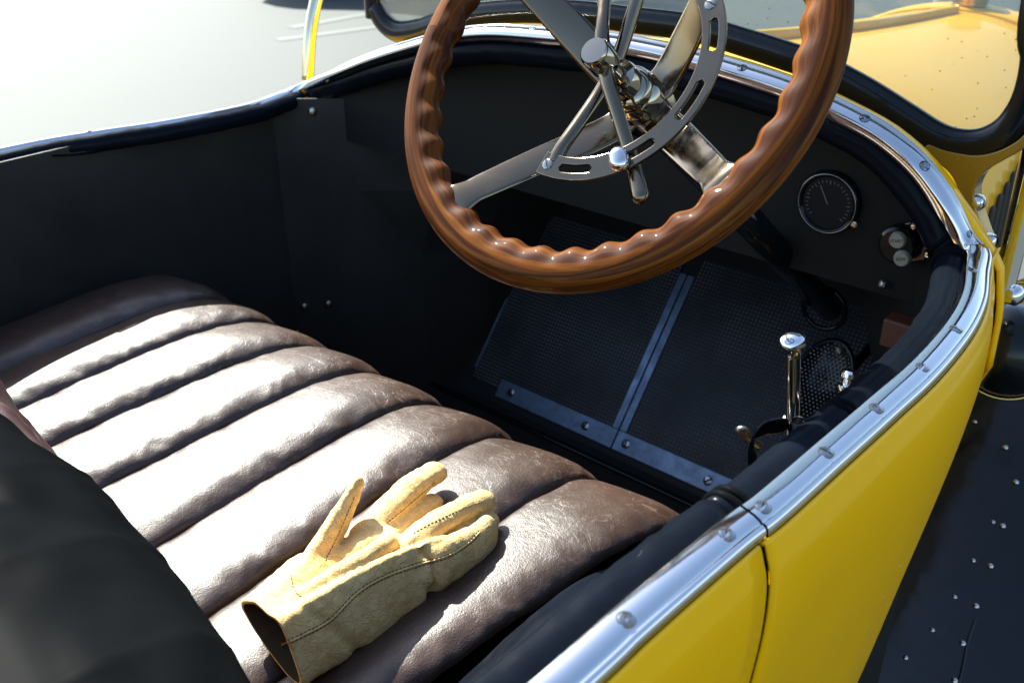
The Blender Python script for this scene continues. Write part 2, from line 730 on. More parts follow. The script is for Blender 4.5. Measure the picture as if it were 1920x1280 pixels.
iR = near((SR_X, .235, 1.222))
iF = near(onx(1822, 478, 1.1))
iL = near(arch[-1])
GAP = .0012


def seg(k0, k1):
    P = full[k0:k1 + 1]
    P[0] = P[0] + (P[1] - P[0]).normalized() * GAP
    P[-1] = P[-1] + (P[-2] - P[-1]).normalized() * GAP
    return P


rear_r, door_r, ap2, pl_ = seg(0, iR), seg(iR, iF), seg(iF, iL), seg(iL, len(full) - 1)
rail('trim_rail', rear_r, full_normal, [onz(x, y, 1.228) for x, y in ((1180, 1167), (1370, 1005))] + [Vector((.1, .247, 1.228))])
rail('trim_rail', door_r, full_normal, [onz(x, y, 1.228) for x, y in ((1438, 953), (1555, 852), (1653, 765), (1737, 692), (1803, 618), (1822, 507))])
rail('trim_rail', pl_, full_normal, [Vector((.75, 1.57, 1.19)), Vector((1.0, 1.55, 1.19))])
rail('cowl_trim_rail', ap2, full_normal, [onx(x, y, arch_x(x)) for x, y in ((1814, 447), (1731, 313), (1618, 225), (1392, 133), (1289, 105), (1000, 60), (914, 57), (700, 106))])
pr = full[:iF + 1]

# ------------------------------------------------------------------ leather rolls inside the opening
def roll(name, path, off, rad, label=None, ties=(), material='roll'):
    """off(p)->offset vector, rad(t)"""
    P = [p + off(p) for p in path]
    P = resample(P, .008)
    n = len(P)

    def rf(t):
        p = P[min(n - 1, int(round(t * (n - 1))))]
        r = rad(t)
        for q in ties:
            d = (p - q).length
            r *= 1 - .22 * math.exp(-(d / .006) ** 2) + .05 * math.exp(-((d - .016) / .006) ** 2)
        r *= 1 + .02 * noise.noise(p * 25)
        return r
    bm = bmesh.new()
    add_tube(bm, P, rf, 24, 1.0)
    for v_ in bm.verts:
        v_.co += Vector((1, 1, 1)) * (.0012 * noise.noise(v_.co * 60))
    o = obj(name, bm, M[material], car)
    if label:
        o['label'] = label
    return o, P


def tie(P, q, r):
    k = min(range(len(P)), key=lambda i: (P[i] - q).length)
    k = max(1, min(len(P) - 2, k))
    t = (P[k + 1] - P[k - 1]).normalized()
    bm = bmesh.new()
    for s in (-.004, .0045):
        c = P[k] + t * s
        rows = []
        Mx = frame(t)
        pts = [c + Mx @ Vector((math.cos(a) * r * .99, math.sin(a) * r * .99, .001 * math.sin(3 * a))) for a in (2 * PI * i / 28 for i in range(28))]
        add_tube(bm, pts, .0035, 8, 1, closed=True)
    return obj('leather_band', bm, M['leather'], car)


off_side = lambda s: (lambda p: Vector((0, .028 * s, -.017)))
o, P1 = roll('leather_roll', door_r, off_side(1), lambda t: .0165,
             ties=[Vector((.70, .263, 1.20)), Vector((.93, .27, 1.2))])
for q in ((.70, .263, 1.2),):
    tie(P1, Vector(q), .0150)
o, P2 = roll('leather_roll', rear_r, off_side(1), lambda t: .018 + .001 * math.sin(t * 9),
             ties=[Vector((.43, .30, 1.177)), Vector((.2, .30, 1.177))])
tie(P1, Vector((.535, .27, 1.2)), .0172)
tie(P1, P1[-3], .0172)


def off_arch(p):
    c = Vector((p.x, CY, .9))
    r = (p - c)
    r.x = 0
    r.normalize()
    return r * -.030 + Vector((.012, 0, 0))


o, P3 = roll('cowl_leather_roll', ap2, off_arch, lambda t: .020, ties=[onx(1700, 330, 1.1), onx(1790, 470, 1.1)])
tie(P3, onx(1786, 470, 1.1), .020)
o, P4 = roll('leather_roll', pl_, lambda p: Vector((0, -.027, -.010)), lambda t: .0145,
             ties=[onz(195, 262, 1.17), onz(455, 212, 1.17), onz(515, 195, 1.17), onz(18, 292, 1.17)])

# ------------------------------------------------------------------ yellow body side
def railR(x):
    best = min(pr, key=lambda p: abs(p.x - x))
    xs = [p.x for p in pr]
    for a, b in zip(pr, pr[1:]):
        if a.x <= x <= b.x:
            t_ = (x - a.x) / (b.x - a.x)
            return a.lerp(b, t_)
    return best


side_prof = [(a + .0044, b) for a, b in [(-.0165, -.010), (-.0188, -.0062), (-.0212, -.0085), (-.0232, -.0145), (-.0245, -.019), (-.0268, -.026), (-.029, -.04), (-.030, -.07),
             (-.028, -.11), (-.022, -.17), (-.012, -.25), (.0, -.34), (.014, -.45), (.03, -.56), (.05, -.66)]]


def gapx(z):
    # shut line between door and rear quarter
    return .503 + .012 * min(1, (1.222 - z) / .1) * 0 + (.035 * max(0, 1.1 - z))


def side_panel(name, x0f, x1f, n, label, mirror=False):
    bm = bmesh.new()
    rows = []
    for i in range(n + 1):
        row = []
        for (dy, dz) in side_prof:
            z = 1.222 + dz
            x0 = x0f(z) if callable(x0f) else x0f
            x1 = x1f(z) if callable(x1f) else x1f
            x = x0 + (x1 - x0) * i / n
            rp = railR(min(x, 1.09))
            y = rp.y + dy
            if x > 1.06:
                y += (x - 1.06) ** 2 * 3.0 * min(1, -dz / .02)
            if mirror:
                y = 1.60 - max(dy, -.016) * 1.0 - .02 + (.0 if x < 1.0 else 0)
                if dz > -.03:
                    continue
            row.append(Vector((x, y, z + (rp.z - 1.222) - (.04 if mirror else 0))))
        rows.append(row)
    add_grid(bm, rows)
    o = obj(name, bm, M['yellow'], car)
    if label:
        o['label'] = label
    sm = o.modifiers.new('thick', 'SOLIDIFY')
    sm.thickness = .002
    sm.offset = 1 if mirror else -1
    return o


def dense(prof, n=4):
    out_ = []
    pts = [Vector((a, b, 0)) for a, b in prof]
    for p in catmull(pts, n):
        out_.append((p.x, p.y))
    return out_


side_prof = dense(side_prof, 3)
side_panel('door', lambda z: gapx(z) + .0055, 1.135, 60, 'yellow door with chrome top rail')
side_panel('rear_quarter_panel', -.55, gapx, 50, None)
side_panel('far_side_panel', -.55, 1.135, 60, None, True)
# dark shut line backing
bm = bmesh.new()
add_grid(bm, [[Vector((gapx(1.222 + dz) + dx, railR(.5).y + dy + .016, 1.21 + dz)) for dy, dz in side_prof[9:]] for dx in (-.012, .02)])
obj('door_jamb', bm, M['trim_black'], car)

# ------------------------------------------------------------------ interior panels
def slab(name, pts, d, m, label=None, bev=0):
    o = obj(name, extrude_poly(pts, d), m, car, smooth=False)
    if label:
        o['label'] = label
    if bev:
        bevel(o, bev)
    return o


def lining(name, pts, zt, m):
    bm = bmesh.new()
    add_grid(bm, [[Vector((x, y + (CY - y) / abs(CY - y) * max(0, min(1, (x - 1.2) / .1)) * k, z)) for x, y in pts] for z, k in ((zt, .10), (1.0, .05), (.85, .0), (.5, 0))])
    o = obj(name, bm, m, car, smooth=False)
    o.modifiers.new('thick', 'SOLIDIFY').thickness = .004
    return o


lining('side_lining', [(-.3, .272), (1.05, .272), (1.12, .30), (1.2, .38), (1.3, .41), (1.44, .43), (1.9, .50)], 1.2, M['trim_black'])
LY = 1.56
lw = lining('side_lining', [(-.3, LY + .01), (1.10, LY), (1.2, 1.44), (1.3, 1.385), (1.44, 1.33), (1.9, 1.26)], 1.18, M['lining'])
slab('front_bulkhead', [(1.9, .51, .5), (1.9, 1.25, .5), (1.9, 1.25, 1.08), (1.9, .51, 1.08)], (.02, 0, 0), M['trim_black'])
slab('rear_bulkhead', [(-.3, .27, .5), (-.3, 1.57, .5), (-.3, 1.57, 1.15), (-.3, .27, 1.15)], (-.02, 0, 0), M['trim_black'])
slab('floor_board', [(-.3, .28, .5), (1.15, .30, .5), (1.45, .44, .5), (1.9, .51, .5), (1.9, 1.25, .5), (1.45, 1.35, .5), (1.15, 1.54, .5), (-.3, 1.56, .5)], (0, 0, -.02), M['floor_black'])
slab('floor_sill', [(.86, .29, .505), (1.345, .29, .505), (1.345, 1.42, .505), (.86, 1.42, .505)], (0, 0, .03), M['floor_black'], bev=.004)
slab('sill_moulding', [(1.300, .30, .537), (1.314, .30, .537), (1.314, 1.44, .537), (1.300, 1.44, .537)], (0, 0, .008), M['black_paint'], bev=.003)
# door edge strip on far lining, snaps
e0, e1 = ony(553, 175, LY), ony(556, 330, LY)
slab('door_edge_strip', [e0 + Vector((-.002, -.001, 0)), e0 + Vector((.002, -.001, 0)), e1 + Vector((.002, -.001, 0)), e1 + Vector((-.002, -.001, 0))], (0, -.003, 0), M['bracket'])
_b = bmesh.new()
_b.from_mesh(lw.data)
lwb = BVHTree.FromBMesh(_b)
_b.free()
for p in ((585, 208), (736, 172), (726, 203), (570, 573), (615, 568)):
    h_ = lwb.ray_cast(CAM, ray(*p))
    q = h_[0] if h_[0] else ony(*p, LY)
    lathe('snap_fastener', [(.0, .007), (.005, .0065), (.0085, .0045), (.0095, 0), (.0095, -.02)][::-1], q + Vector((-.001, -.004, 0)), (-.3, -1, 0), M['steel'], car, 20)
bm = bmesh.new()
add_tube(bm, catmull([ony(98, 291, LY - .01), ony(135, 290, LY - .016), ony(170, 285, LY - .016), ony(192, 277, LY - .006)], 6), .0026, 10)
obj('fold_highlight_tube', bm, M['leather'], car)  # added tube draws the highlight along a leather fold of the lining

# toe board (inclined) and mats
TD = Vector((.195, 0, .24)).normalized()
TN = Vector((-.24, 0, .195)).normalized()
T0 = Vector((1.375, 0, .55))


def toe(y, s, h=0):
    return T0 + Vector((0, y, 0)) + TD * s + TN * h


slab('toe_board', [toe(.36, -.05), toe(1.37, -.05), toe(1.29, .56), toe(.49, .56)], TN * -.02, M['floor_black'])


def mat_sheet(name, y0, y1, s0, s1):
    bm = bmesh.new()
    L = bm.loops.layers.uv.verify()
    c = [(y0, s0), (y1, s0), (y1, s1), (y0, s1)]
    lo = [bm.verts.new(toe(y, s, .0005)) for y, s in c]
    hi = [bm.verts.new(toe(y, s, .0045)) for y, s in c]
    f = bm.faces.new(hi)
    for l, (y, s) in zip(f.loops, c):
        l[L].uv = (y, s)
    for i in range(4):
        bm.faces.new((lo[i], lo[(i + 1) % 4], hi[(i + 1) % 4], hi[i]))
    return obj(name, bm, M['rubber'], car, smooth=False)


mat_sheet('floor_mat', .950, 1.318, .0, .40)
mat_sheet('floor_mat', .455, .914, .0, .40)


def toe_strip(y0, y1, s0, s1, scr=(), h=.006):
    o = slab('aluminium_strip', [toe(y0, s0, .001), toe(y1, s0, .001), toe(y1, s1, .001), toe(y0, s1, .001)], TN * h, M['alu'], bev=.0012)
    for y, s in scr:
        q = toe(y, s, .001 + h)
        sc_ = screw(o, q, TN, random.uniform(0, PI), .0095)
    return o


toe_strip(.9335, 1.24, -.018, .022, [(1.205, .002), (1.005, .002)])
toe_strip(.40, .9310, -.018, .022, [(.905, .002), (.72, .002), (.5, .002)])
toe_strip(.9335, .949, .0225, .36)
toe_strip(.915, .9310, .0225, .36)
toe_strip(1.318, 1.322, .0225, .36)

# dashboard
dash_pts = []
xs_d = 1.185
for p in ap2[::5]:
    dash_pts.append(Vector((xs_d, CY + (p.y - CY) * (.945 if p.y < CY else .93), p.z - .018)))
low = [Vector((xs_d, y, 1.10)) for y in (1.47, 1.2, .88, .6, .31)]
slab('dashboard', dash_pts + low, (.015, 0, 0), M['trim_black'])
# cowl underside lining (dark)
bm = bmesh.new()
rows = []
for x, k, dz in ((1.105, .985, -.012), (1.18, .945, -.02), (1.22, .90, -.04), (1.3, .83, -.08), (1.45, .74, -.15), (1.9, .60, -.24)):
    rows.append([Vector((x + (p.x - 1.1) * max(0, 1 - (x - 1.1) * 6), CY + (p.y - CY) * k, p.z + dz)) for p in ap2[::3]])
add_grid(bm, rows)
o = obj('cowl_lining', bm, M['trim_black'], car)
o.modifiers.new('thick', 'SOLIDIFY').thickness = .003

# gauge
gc = onx(1557, 378, xs_d - .001)
g_o = lathe('speedometer', [(.0, .006), (.033, .006), (.034, .008)][::-1], gc, (-1, 0, 0), M['gauge'], car, 48)
bm = bmesh.new()
add_lathe(bm, [(.042, 0), (.042, .006), (.0405, .010), (.0375, .011), (.035, .010), (.0343, .006)], gc, (-1, 0, 0), 64)
o = obj('bezel', bm, M['black_paint'], g_o)
bm = bmesh.new()
for r0 in (.0385,):
    add_tube(bm, [gc + Vector((-.0112, math.cos(a) * r0, math.sin(a) * r0)) for a in (2 * PI * i / 72 for i in range(72))], .0006, 6, closed=True)
obj('bezel_ring', bm, M['steel'], g_o)
bm = bmesh.new()
for i in range(25):
    a = R(-40 + 260 * i / 24)
    l_ = .005 if i % 4 == 0 else .003
    d_ = Vector((0, math.cos(a), math.sin(a)))
    add_box(bm, gc + Vector((-.0084, 0, 0)) + d_ * (.030 - l_ / 2), (.0004, l_, .0007), Matrix.Rotation(a, 3, 'X'))
add_box(bm, gc + Vector((-.0088, .006, .010)), (.0005, .026, .0010), Matrix.Rotation(R(60), 3, 'X'))
obj('dial_marks', bm, mat('faded_dial_paint', (.16, .16, .145), .6), g_o, smooth=False)
text_mesh('dial_lettering', 'MILES', .0055, gc + Vector((-.0063, 0, -.010)), (-1, 0, 0), Vector((0, -1, 0)), g_o, mat('faded_dial_lettering', (.08, .08, .07), .6)) if False else None
q = onx(1608, 417, xs_d)
lathe('reset_knob', [(0, .012), (.004, .011), (.005, .006), (.004, 0)][::-1], q, (-1, 0, 0), M['steel'], g_o, 16)


def text_mesh(name, s, size, loc, n, xdir, parent, m, ext=.0003):
    cu = bpy.data.curves.new(name, 'FONT')
    cu.body = s
    cu.size = size
    cu.extrude = ext
    cu.align_x = 'CENTER'
    cu.align_y = 'CENTER'
    to = bpy.data.objects.new('tmp', cu)
    COL.objects.link(to)
    dg = bpy.context.evaluated_depsgraph_get()
    me = bpy.data.meshes.new_from_object(to.evaluated_get(dg))
    bpy.data.objects.remove(to)
    Mx = frame(n, xdir)
    for v_ in me.vertices:
        v_.co = Vector(loc) + Mx @ v_.co
    me.materials.clear()
    me.materials.append(m)
    o = bpy.data.objects.new(name, me)
    link(o, parent)
    return o


# starter switch box
sx = xs_d - .002
bm = extrude_poly([onx(a, b, sx) for a, b in ((1660, 438), (1672, 423), (1712, 412), (1726, 416), (1748, 470), (1740, 484), (1700, 490), (1672, 478), (1658, 460))], (-.010, 0, 0))
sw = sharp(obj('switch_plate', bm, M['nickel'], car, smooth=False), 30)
bevel(sw, .002)
dc = onx(1690, 455, sx - .011)
lathe('switch_body', [(0, .016), (.020, .016), (.0235, .013), (.0245, 0)][::-1], dc, (-1, 0, 0), M['black_paint'], sw, 48)
for px, s in (((1684, 450), 'START'), ((1692, 484), 'ADV')):
    q = onx(*px, sx - .028)
    lathe('push_button', [(0, .005), (.0085, .005), (.0098, .0035), (.0105, 0), (.0105, -.004)][::-1], q, (-1, 0, 0), M['button'], sw, 32)
    text_mesh('button_lettering', s, .0062 if s == 'ADV' else .0054, q + Vector((-.0051, 0, 0)), (-1, 0, 0), Vector((0, -.9, .25)), sw, M['ink'])
for px in ((1718, 421), (1664, 460), (1744, 474)):
    q = onx(*px, sx - .012)
    lathe('acorn_nut', [(0, .009), (.0035, .0085), (.006, .005), (.006, 0)][::-1], q, (-1, 0, 0), M['chrome'], sw, 16)
# copper box and small fittings near right lining
q = onx(1697, 626, 1.15)
bm = bmesh.new()
add_box(bm, q, (.03, .05, .038))
bevel(obj('fuse_box', bm, M['amber'], car, smooth=False), .003)
for px, x in (((1757, 556), 1.12), ((1719, 617), 1.12), ((1658, 533), 1.18), ((1576, 658), 1.2)):
    q = onx(*px, x)
    lathe('bulkhead_nut', [(0, .007), (.004, .0065), (.0062, .004), (.0062, -.006)][::-1], q, (-.8, .5, .3), M['steel'], car, 6)
# horn bulb shaped fitting and pedals
q = onx(1545, 578, 1.35)
bm = bmesh.new()
add_tube(bm, [q + Vector((0, math.cos(a) * .034, math.sin(a) * .034)) for a in (2 * PI * i / 40 for i in range(40))], .004, 10, closed=True)
obj('heater_ring', bm, M['black_paint'], car)
# perforated foot pedal
pc = onx(1541, 712, 1.30)
pn = Vector((-.75, -.1, .66)).normalized()
Mx = frame(pn, Vector((0, 1, 0)))
bm = bmesh.new()
add_lathe(bm, [(.052, -.008), (.054, 0), (.052, .003), (.048, .003), (.047, .001)], pc, pn, 48)
for v_ in bm.verts:
    d = Mx.inverted() @ (v_.co - pc)
    d.y *= 1.3
    d.x *= .82
    v_.co = pc + Mx @ d
ped = obj('foot_pedal', bm, M['black_paint'], car)
bm = bmesh.new()
for i in range(-9, 10):
    for j in range(-13, 14):
        a, b = i * .0062 + (.0031 if j % 2 else 0), j * .0054
        if (a / .037) ** 2 + (b / .06) ** 2 < 1:
            c = pc + Mx @ Vector((a, b, .0025))
            add_lathe(bm, [(.0016, 0), (.0013, .0016), (0, .002)], c, pn, 6)
obj('tread_dots', bm, M['steel'], ped)
bm = bmesh.new()
add_tube(bm, [pc, pc + Vector((.12, 0, -.03)), pc + Vector((.3, 0, 0))], .008, 10)
obj('pedal_arm', bm, M['black_paint'], car)
lathe('foot_switch', [(0, .02), (.012, .018), (.016, .01), (.02, 0)][::-1], toe(.62, .30, .004), TN, M['black_paint'], car, 24)

# levers
k0 = ony(1487, 640, .40)
k1 = ony(1486, 795, .405)
k2 = ony(1484, 900, .41)
bm = bmesh.new()
ax = (k0 - k1).normalized()
add_tube(bm, [k2, k1, k1.lerp(k0, .9), k0 - ax * .008], .0086, 20)
gl_ = sharp(obj('gear_lever', bm, M['lever'], car))
lathe('lever_knob', [(0, .010), (.007, .0093), (.0125, .0065), (.0150, .002), (.0145, -.001), (.0105, -.007), (.0095, -.016), (.0086, -.02)][::-1], k0, ax, M['lever'], gl_, 32)
lathe('lever_collar', [(.0086, .006), (.012, .004), (.0135, 0), (.012, -.004), (.0086, -.005)][::-1], k1 + ax * .005, ax, M['chrome'], gl_, 24)
h0 = ony(1591, 712, .375)
h1 = ony(1572, 800, .37)
ax = (h0 - h1).normalized()
bm = bmesh.new()
add_tube(bm, [h1 - ax * .1, h1, h0 - ax * .012], .0105, 20)
hb = sharp(obj('hand_brake_lever', bm, M['lever'], car))
lathe('release_button', [(0, .012), (.009, .0112), (.0115, .008), (.0115, .003), (.007, .001), (.007, -.005), (.0125, -.007), (.0125, -.012), (.0105, -.016)][::-1], h0, ax, M['lever'], hb, 28)
q0 = ony(1552, 800, .36)
bm = bmesh.new()
add_tube(bm, [q0, ony(1570, 790, .36), ony(1610, 752, .35)], .0022, 8)
obj('release_rod', bm, M['steel'], hb)
# leather strap loop
sp = [ony(*p, y) for p, y in (((1500, 800), .385), ((1478, 797), .40), ((1440, 800), .415), ((1415, 815), .42), ((1408, 845), .42), ((1414, 880), .415), ((1413, 910), .41))]
sp = catmull(sp, 8)
bm = sweep(sp, [Vector((-.3, 1, .2))] * len(sp), [(-.011, -.0012), (.011, -.0012), (.011, .0012), (-.011, .0012)])
st = obj('strap', bm, M['roll'], car, smooth=False)
bm = sweep(sp, [Vector((-.3, 1, .2))] * len(sp), [(.0108, -.0016), (.0122, -.0016), (.0122, .0016), (.0108, .0016)])
obj('strap_edge', bm, M['steel'], st)
q = ony(1398, 817, .44)
bm = bmesh.new()
add_capsule(bm, [ony(1392, 806, .44), q, ony(1418, 834, .43)], .008, 16, .6)
obj('buckle_tip', bm, M['steel'], car)

# ------------------------------------------------------------------ seat cushion
gf = [.320, .445, .579, .720, .847, .971, 1.094, 1.219, 1.345, 1.49]
gb = [.395, .503, .610, .736, .871, 1.015, 1.148, 1.268, 1.385, 1.52]
prof_xz = catmull([Vector(p) for p in ((.22, .895, 0), (.30, .915, 0), (.43, .930, 0), (.55, .943, 0), (.65, .952, 0), (.72, .953, 0), (.775, .945, 0),
                                       (.812, .922, 0), (.832, .885, 0), (.838, .84, 0), (.836, .77, 0), (.83, .70, 0), (.825, .56, 0))], 30)
prof_xz = resample(prof_xz, .0036)


def ygap(k, x):
    t_ = (x - .43) / .37
    return gb[k] + (gf[k] - gb[k]) * t_


def seat_point(k, t_, i):
    p = prof_xz[i]
    a = prof_xz[max(0, i - 1)]
    b = prof_xz[min(len(prof_xz) - 1, i + 1)]
    tg = (b - a).normalized()
    nn = Vector((-tg.y, tg.x, 0))
    y = ygap(k, min(p.x, .84)) * (1 - t_) + ygap(k + 1, min(p.x, .84)) * t_
    s = math.sin(PI * t_ ** .78)
    lip = max(0, min(1, (p.x - .70) / .11))
    h = .0185 * (1 - .25 * lip) * (max(s, 0) ** .45) * (1 + .18 * math.cos(PI * t_) * s)
    fr_ = max(0, min(1, (1 - p.y / .93) * 2))
    P = Vector((p.x, y, p.y))
    w = Vector((p.x, y, 0))
    # gather wrinkles close to the stitched valleys
    edge = math.exp(-(t_ / .22) ** 2) + .5 * math.exp(-((1 - t_) / .14) ** 2)
    q_ = Vector((p.x * 26 + y * 9, y * 16, p.y * 26 + k * 7.3))
    nz_ = noise.noise(q_) + .5 * noise.noise(q_ * 2.3)
    rid = 1 - abs(noise.noise(Vector((p.x * 34 - y * 22, y * 20, p.y * 30 + k * 3))))
    h += edge * (.0042 * nz_ + .003 * (rid - .75))
    h += .0025 * noise.noise(Vector((p.x * 7, y * 6, k * 2.0)))
    nd = Vector((nn.x, 0, nn.y))
    P += nd * h
    P.x += .003 * noise.noise(Vector((p.x * 12, y * 12, 4)))
    return P


bm = bmesh.new()
cols = []
for k in range(1, 9):
    m_ = 30
    for j in range(m_ if k < 8 else m_ + 1):
        t_ = j / m_
        t_ = .5 - .5 * math.cos(PI * t_) if True else t_
        cols.append([seat_point(k, t_ * .998 + .001, i) for i in range(len(prof_xz))])
add_grid(bm, cols)
seat = obj('seat_cushion', bm, M['seat'], car)
# seat frame below cushion
slab('seat_riser', [(.1, .30, .52), (.80, .30, .52), (.80, 1.53, .52), (.1, 1.53, .52)], (0, 0, .34), M['trim_black'])

# right bolster filling beside cushion
bol = catmull([(.15, .352, .985), (.35, .362, 1.00), (.50, .362, 1.005), (.60, .345, 1.00), (.70, .332, .995), (.765, .325, .975), (.80, .325, .93)], 10)
bm = bmesh.new()
add_capsule(bm, bol, lambda t: .058 - .012 * max(0, t - .55) - .010 * math.exp(-((t - .62) / .05) ** 2), 24, 1.15, up=(0, .2, 1))
for v_ in bm.verts:
    v_.co += Vector((0, 1, 1)) * (.004 * noise.noise(v_.co * 14) + .0015 * noise.noise(v_.co * 50))
obj('side_bolster', bm, M['roll'], car)

# ------------------------------------------------------------------ backrest
def back_edge_x(y):
    return interp([.25, .40, .467, .492, .582, .776, .991, 1.077, 1.3, 1.45], [.14, .235, .252, .258, .280, .304, .324, .343, .335, .29], y)


def back_mesh(prof, y0, y1, n, amp, ph, rec=0):
    bm = bmesh.new()
    rows = []
    pf = resample(catmull([Vector((a, b, 0)) for a, b in prof], 8), .008)
    for i in range(n + 1):
        y = y0 + (y1 - y0) * i / n
        xo = back_edge_x(y) + (0 if not rec else (.016 - (rec + .016) * max(0, min(1, (y - .72) / .4))))
        row = []
        for j, p in enumerate(pf):
            tt = j / (len(pf) - 1)
            pl = abs(math.sin(PI * (y + ph + .02 * math.sin(4 * tt)) / .135)) ** .6
            a = pf[max(0, j - 1)]
            b = pf[min(len(pf) - 1, j + 1)]
            tg = (b - a).normalized()
            nn = Vector((tg.y, -tg.x))
            wr_ = .0045 * noise.noise(Vector((p.x * 7 + y * 4, y * 6 - p.x * 6, p.y * 4))) + .003 * noise.noise(Vector((p.x * 30, y * 18, p.y * 20)))
            fold = 1 - min(1, abs(noise.noise(Vector((p.x * 6 + y * 3.2, y * 1.6 - p.x * 1.0, 3.3))) * 4))
            d = (amp * (pl - .8) + wr_ + (.007 * fold ** 2 if rec else 0) * min(1, tt * 4))
            row.append(Vector((xo + p.x + nn.x * -d, y, p.y + nn.y * -d)))
        rows.append(row)
    add_grid(bm, rows)
    return bm


# maroon face
bm = back_mesh([(.06, .90), (.035, .98), (.012, 1.05), (.0, 1.09), (-.02, 1.125), (-.06, 1.14)], .27, 1.55, 220, .010, 0)
o = obj('backrest', bm, M['seat_back'], car)
bm = back_mesh([(-.03, 1.06), (-.014, 1.10), (-.018, 1.135), (-.05, 1.17), (-.11, 1.192), (-.19, 1.20), (-.28, 1.195), (-.36, 1.17), (-.40, 1.11)], .255, 1.56, 220, .004, .04, rec=.035)
o = obj('backrest_top_roll', bm, M['leather'], car)
# tail deck behind the cockpit
bm = bmesh.new()
rows = []
for x, k, zz in ((-.12, .62, 1.165), (-.4, .60, 1.17), (-.8, .52, 1.12), (-1.3, .38, 1.0), (-1.7, .2, .8)):
    row = []
    for i in range(25):
        a = PI * i / 24
        c, s_ = math.cos(a), math.sin(a)
        row.append(Vector((x, CY - k * abs(c) ** .6 * (1 if c > 0 else -1), .62 + (zz - .60) * s_ ** .45)))
    rows.append(row)
add_grid(bm, rows)
o = obj('tail_deck', bm, M['yellow'], car)
o.modifiers.new('s', 'SUBSURF').render_levels = 2

# ------------------------------------------------------------------ cowl, hood, radiator
def arch_out(y_):
    """z of the cowl crest line at x=1.1 (outer), from traced arch"""
    return None


outer = []
for i, p in enumerate(ap2):
    c = Vector((p.x, CY, .8))
    r = p - c
    r.x = 0
    outer.append(p + r.normalized() * .002)
outer = [Vector((1.1, .243, 1.08)), Vector((1.1, .246, 1.15)), Vector((1.1, .258, 1.205))] + outer[8:-3] + [Vector((1.16, 1.60, 1.15)), Vector((1.16, 1.60, 1.08))]
outer = resample(outer, .02)
NO = len(outer)
side_low = 1.02


def section(x, hw, zc, zs, pw=2.3):
    """generic hood section: crest zc, shoulder zs at half width hw, then side down"""
    out_ = []
    for i in range(NO):
        tt = -1 + 2 * i / (NO - 1)
        u = tt * 1.28
        if abs(u) <= 1:
            y = CY + u * hw
            z = zs + (zc - zs) * (1 - abs(u) ** pw)
        else:
            e = (abs(u) - 1) / .28
            y = CY + math.copysign(hw + .012 * math.sin(PI * e) + (.075 if u > 0 else .01) * e, u)
            z = zs - e * (zs - .66)
        out_.append(Vector((x, y, z)))
    return out_


bm = bmesh.new()
mid = section(1.45, .47, 1.315, 1.165)
rows = []
for x, t_ in ((1.112, 0), (1.125, .0), (1.14, .02), (1.165, .09), (1.20, .20), (1.25, .42), (1.32, .72), (1.38, .94), (1.45, 1)):
    rows.append([Vector((x + (a.x - 1.1) * (1 - t_), (1 - t_) * a.y + t_ * b.y, (1 - t_) * a.z + t_ * b.z)) for a, b in zip(outer, mid)])
add_grid(bm, rows)
obj('cowl', bm, M['yellow'], car).modifiers.new('thick', 'SOLIDIFY').thickness = .004
# hood halves share one sheet with a hinge bar on the crest
bm = bmesh.new()
rows = []
for i in range(13):
    t_ = i / 12
    x = 1.456 + (2.76 - 1.456) * t_
    hw = .47 + (.275 - .47) * t_
    rows.append(section(x, hw, 1.310 - .118 * t_ - .012 * math.sin(PI * t_), 1.162 - .045 * t_, 2.1))
add_grid(bm, rows)
hood = obj('hood', bm, M['yellow'], car)
hood.modifiers.new('thick', 'SOLIDIFY').thickness = .004
bm = bmesh.new()
add_tube(bm, [Vector((1.47, CY, 1.312)), Vector((1.8, CY, 1.276)), Vector((2.2, CY, 1.237)), Vector((2.72, CY, 1.199))], .012, 12)
obj('hood_hinge', bm, M['yellow'], hood)
for sg in (-1, 1):
    bm = bmesh.new()
    add_tube(bm, [Vector((1.456 + (2.76 - 1.456) * t_, CY + sg * (.472 + (.277 - .472) * t_), 1.162 - .045 * t_)) for t_ in (0, .25, .5, .75, 1)], .007, 10)
    obj('side_hinge', bm, M['yellow'], hood)
for sg in (-1, 1):
    for i in range(14):
        t_ = .05 + i * .055
        x = 1.456 + 1.304 * t_
        y = CY + sg * (.486 + (.291 - .486) * t_)
        bm = bmesh.new()
        pts = [Vector((x, y, 1.05)), Vector((x, y + sg * .002, .95)), Vector((x, y, .80))]
        add_capsule(bm, catmull(pts, 6), .008, 10, .6, up=(0, 1, 0))
        obj('louvre', bm, M['ink'], hood)
# radiator shell and cap
bm = bmesh.new()
rows = []
for x, k in ((2.762, 1.015), (2.77, 1.03), (2.86, 1.03), (2.89, .98)):
    rows.append([Vector((x, CY + (p.y - CY) * k, p.z + (k - 1) * .3)) for p in section(x, .275, 1.190, 1.115, 2.1)])
add_grid(bm, rows)
o = obj('radiator_shell', bm, M['yellow'], car)
o.modifiers.new('thick', 'SOLIDIFY').thickness = .01
slab('radiator_core', [Vector((2.86, p.y, p.z)) for p in section(2.86, .26, 1.17, 1.1, 2.1)], (.01, 0, 0), M['black_paint'])
rc = Vector((2.83, CY, 1.185))
lathe('radiator_cap', [(.05, 0), (.05, .012), (.043, .016), (.043, .035), (.052, .038), (.055, .046), (.05, .056), (.03, .066), (0, .07)], rc, (0, 0, 1), M['brass'], car, 36)

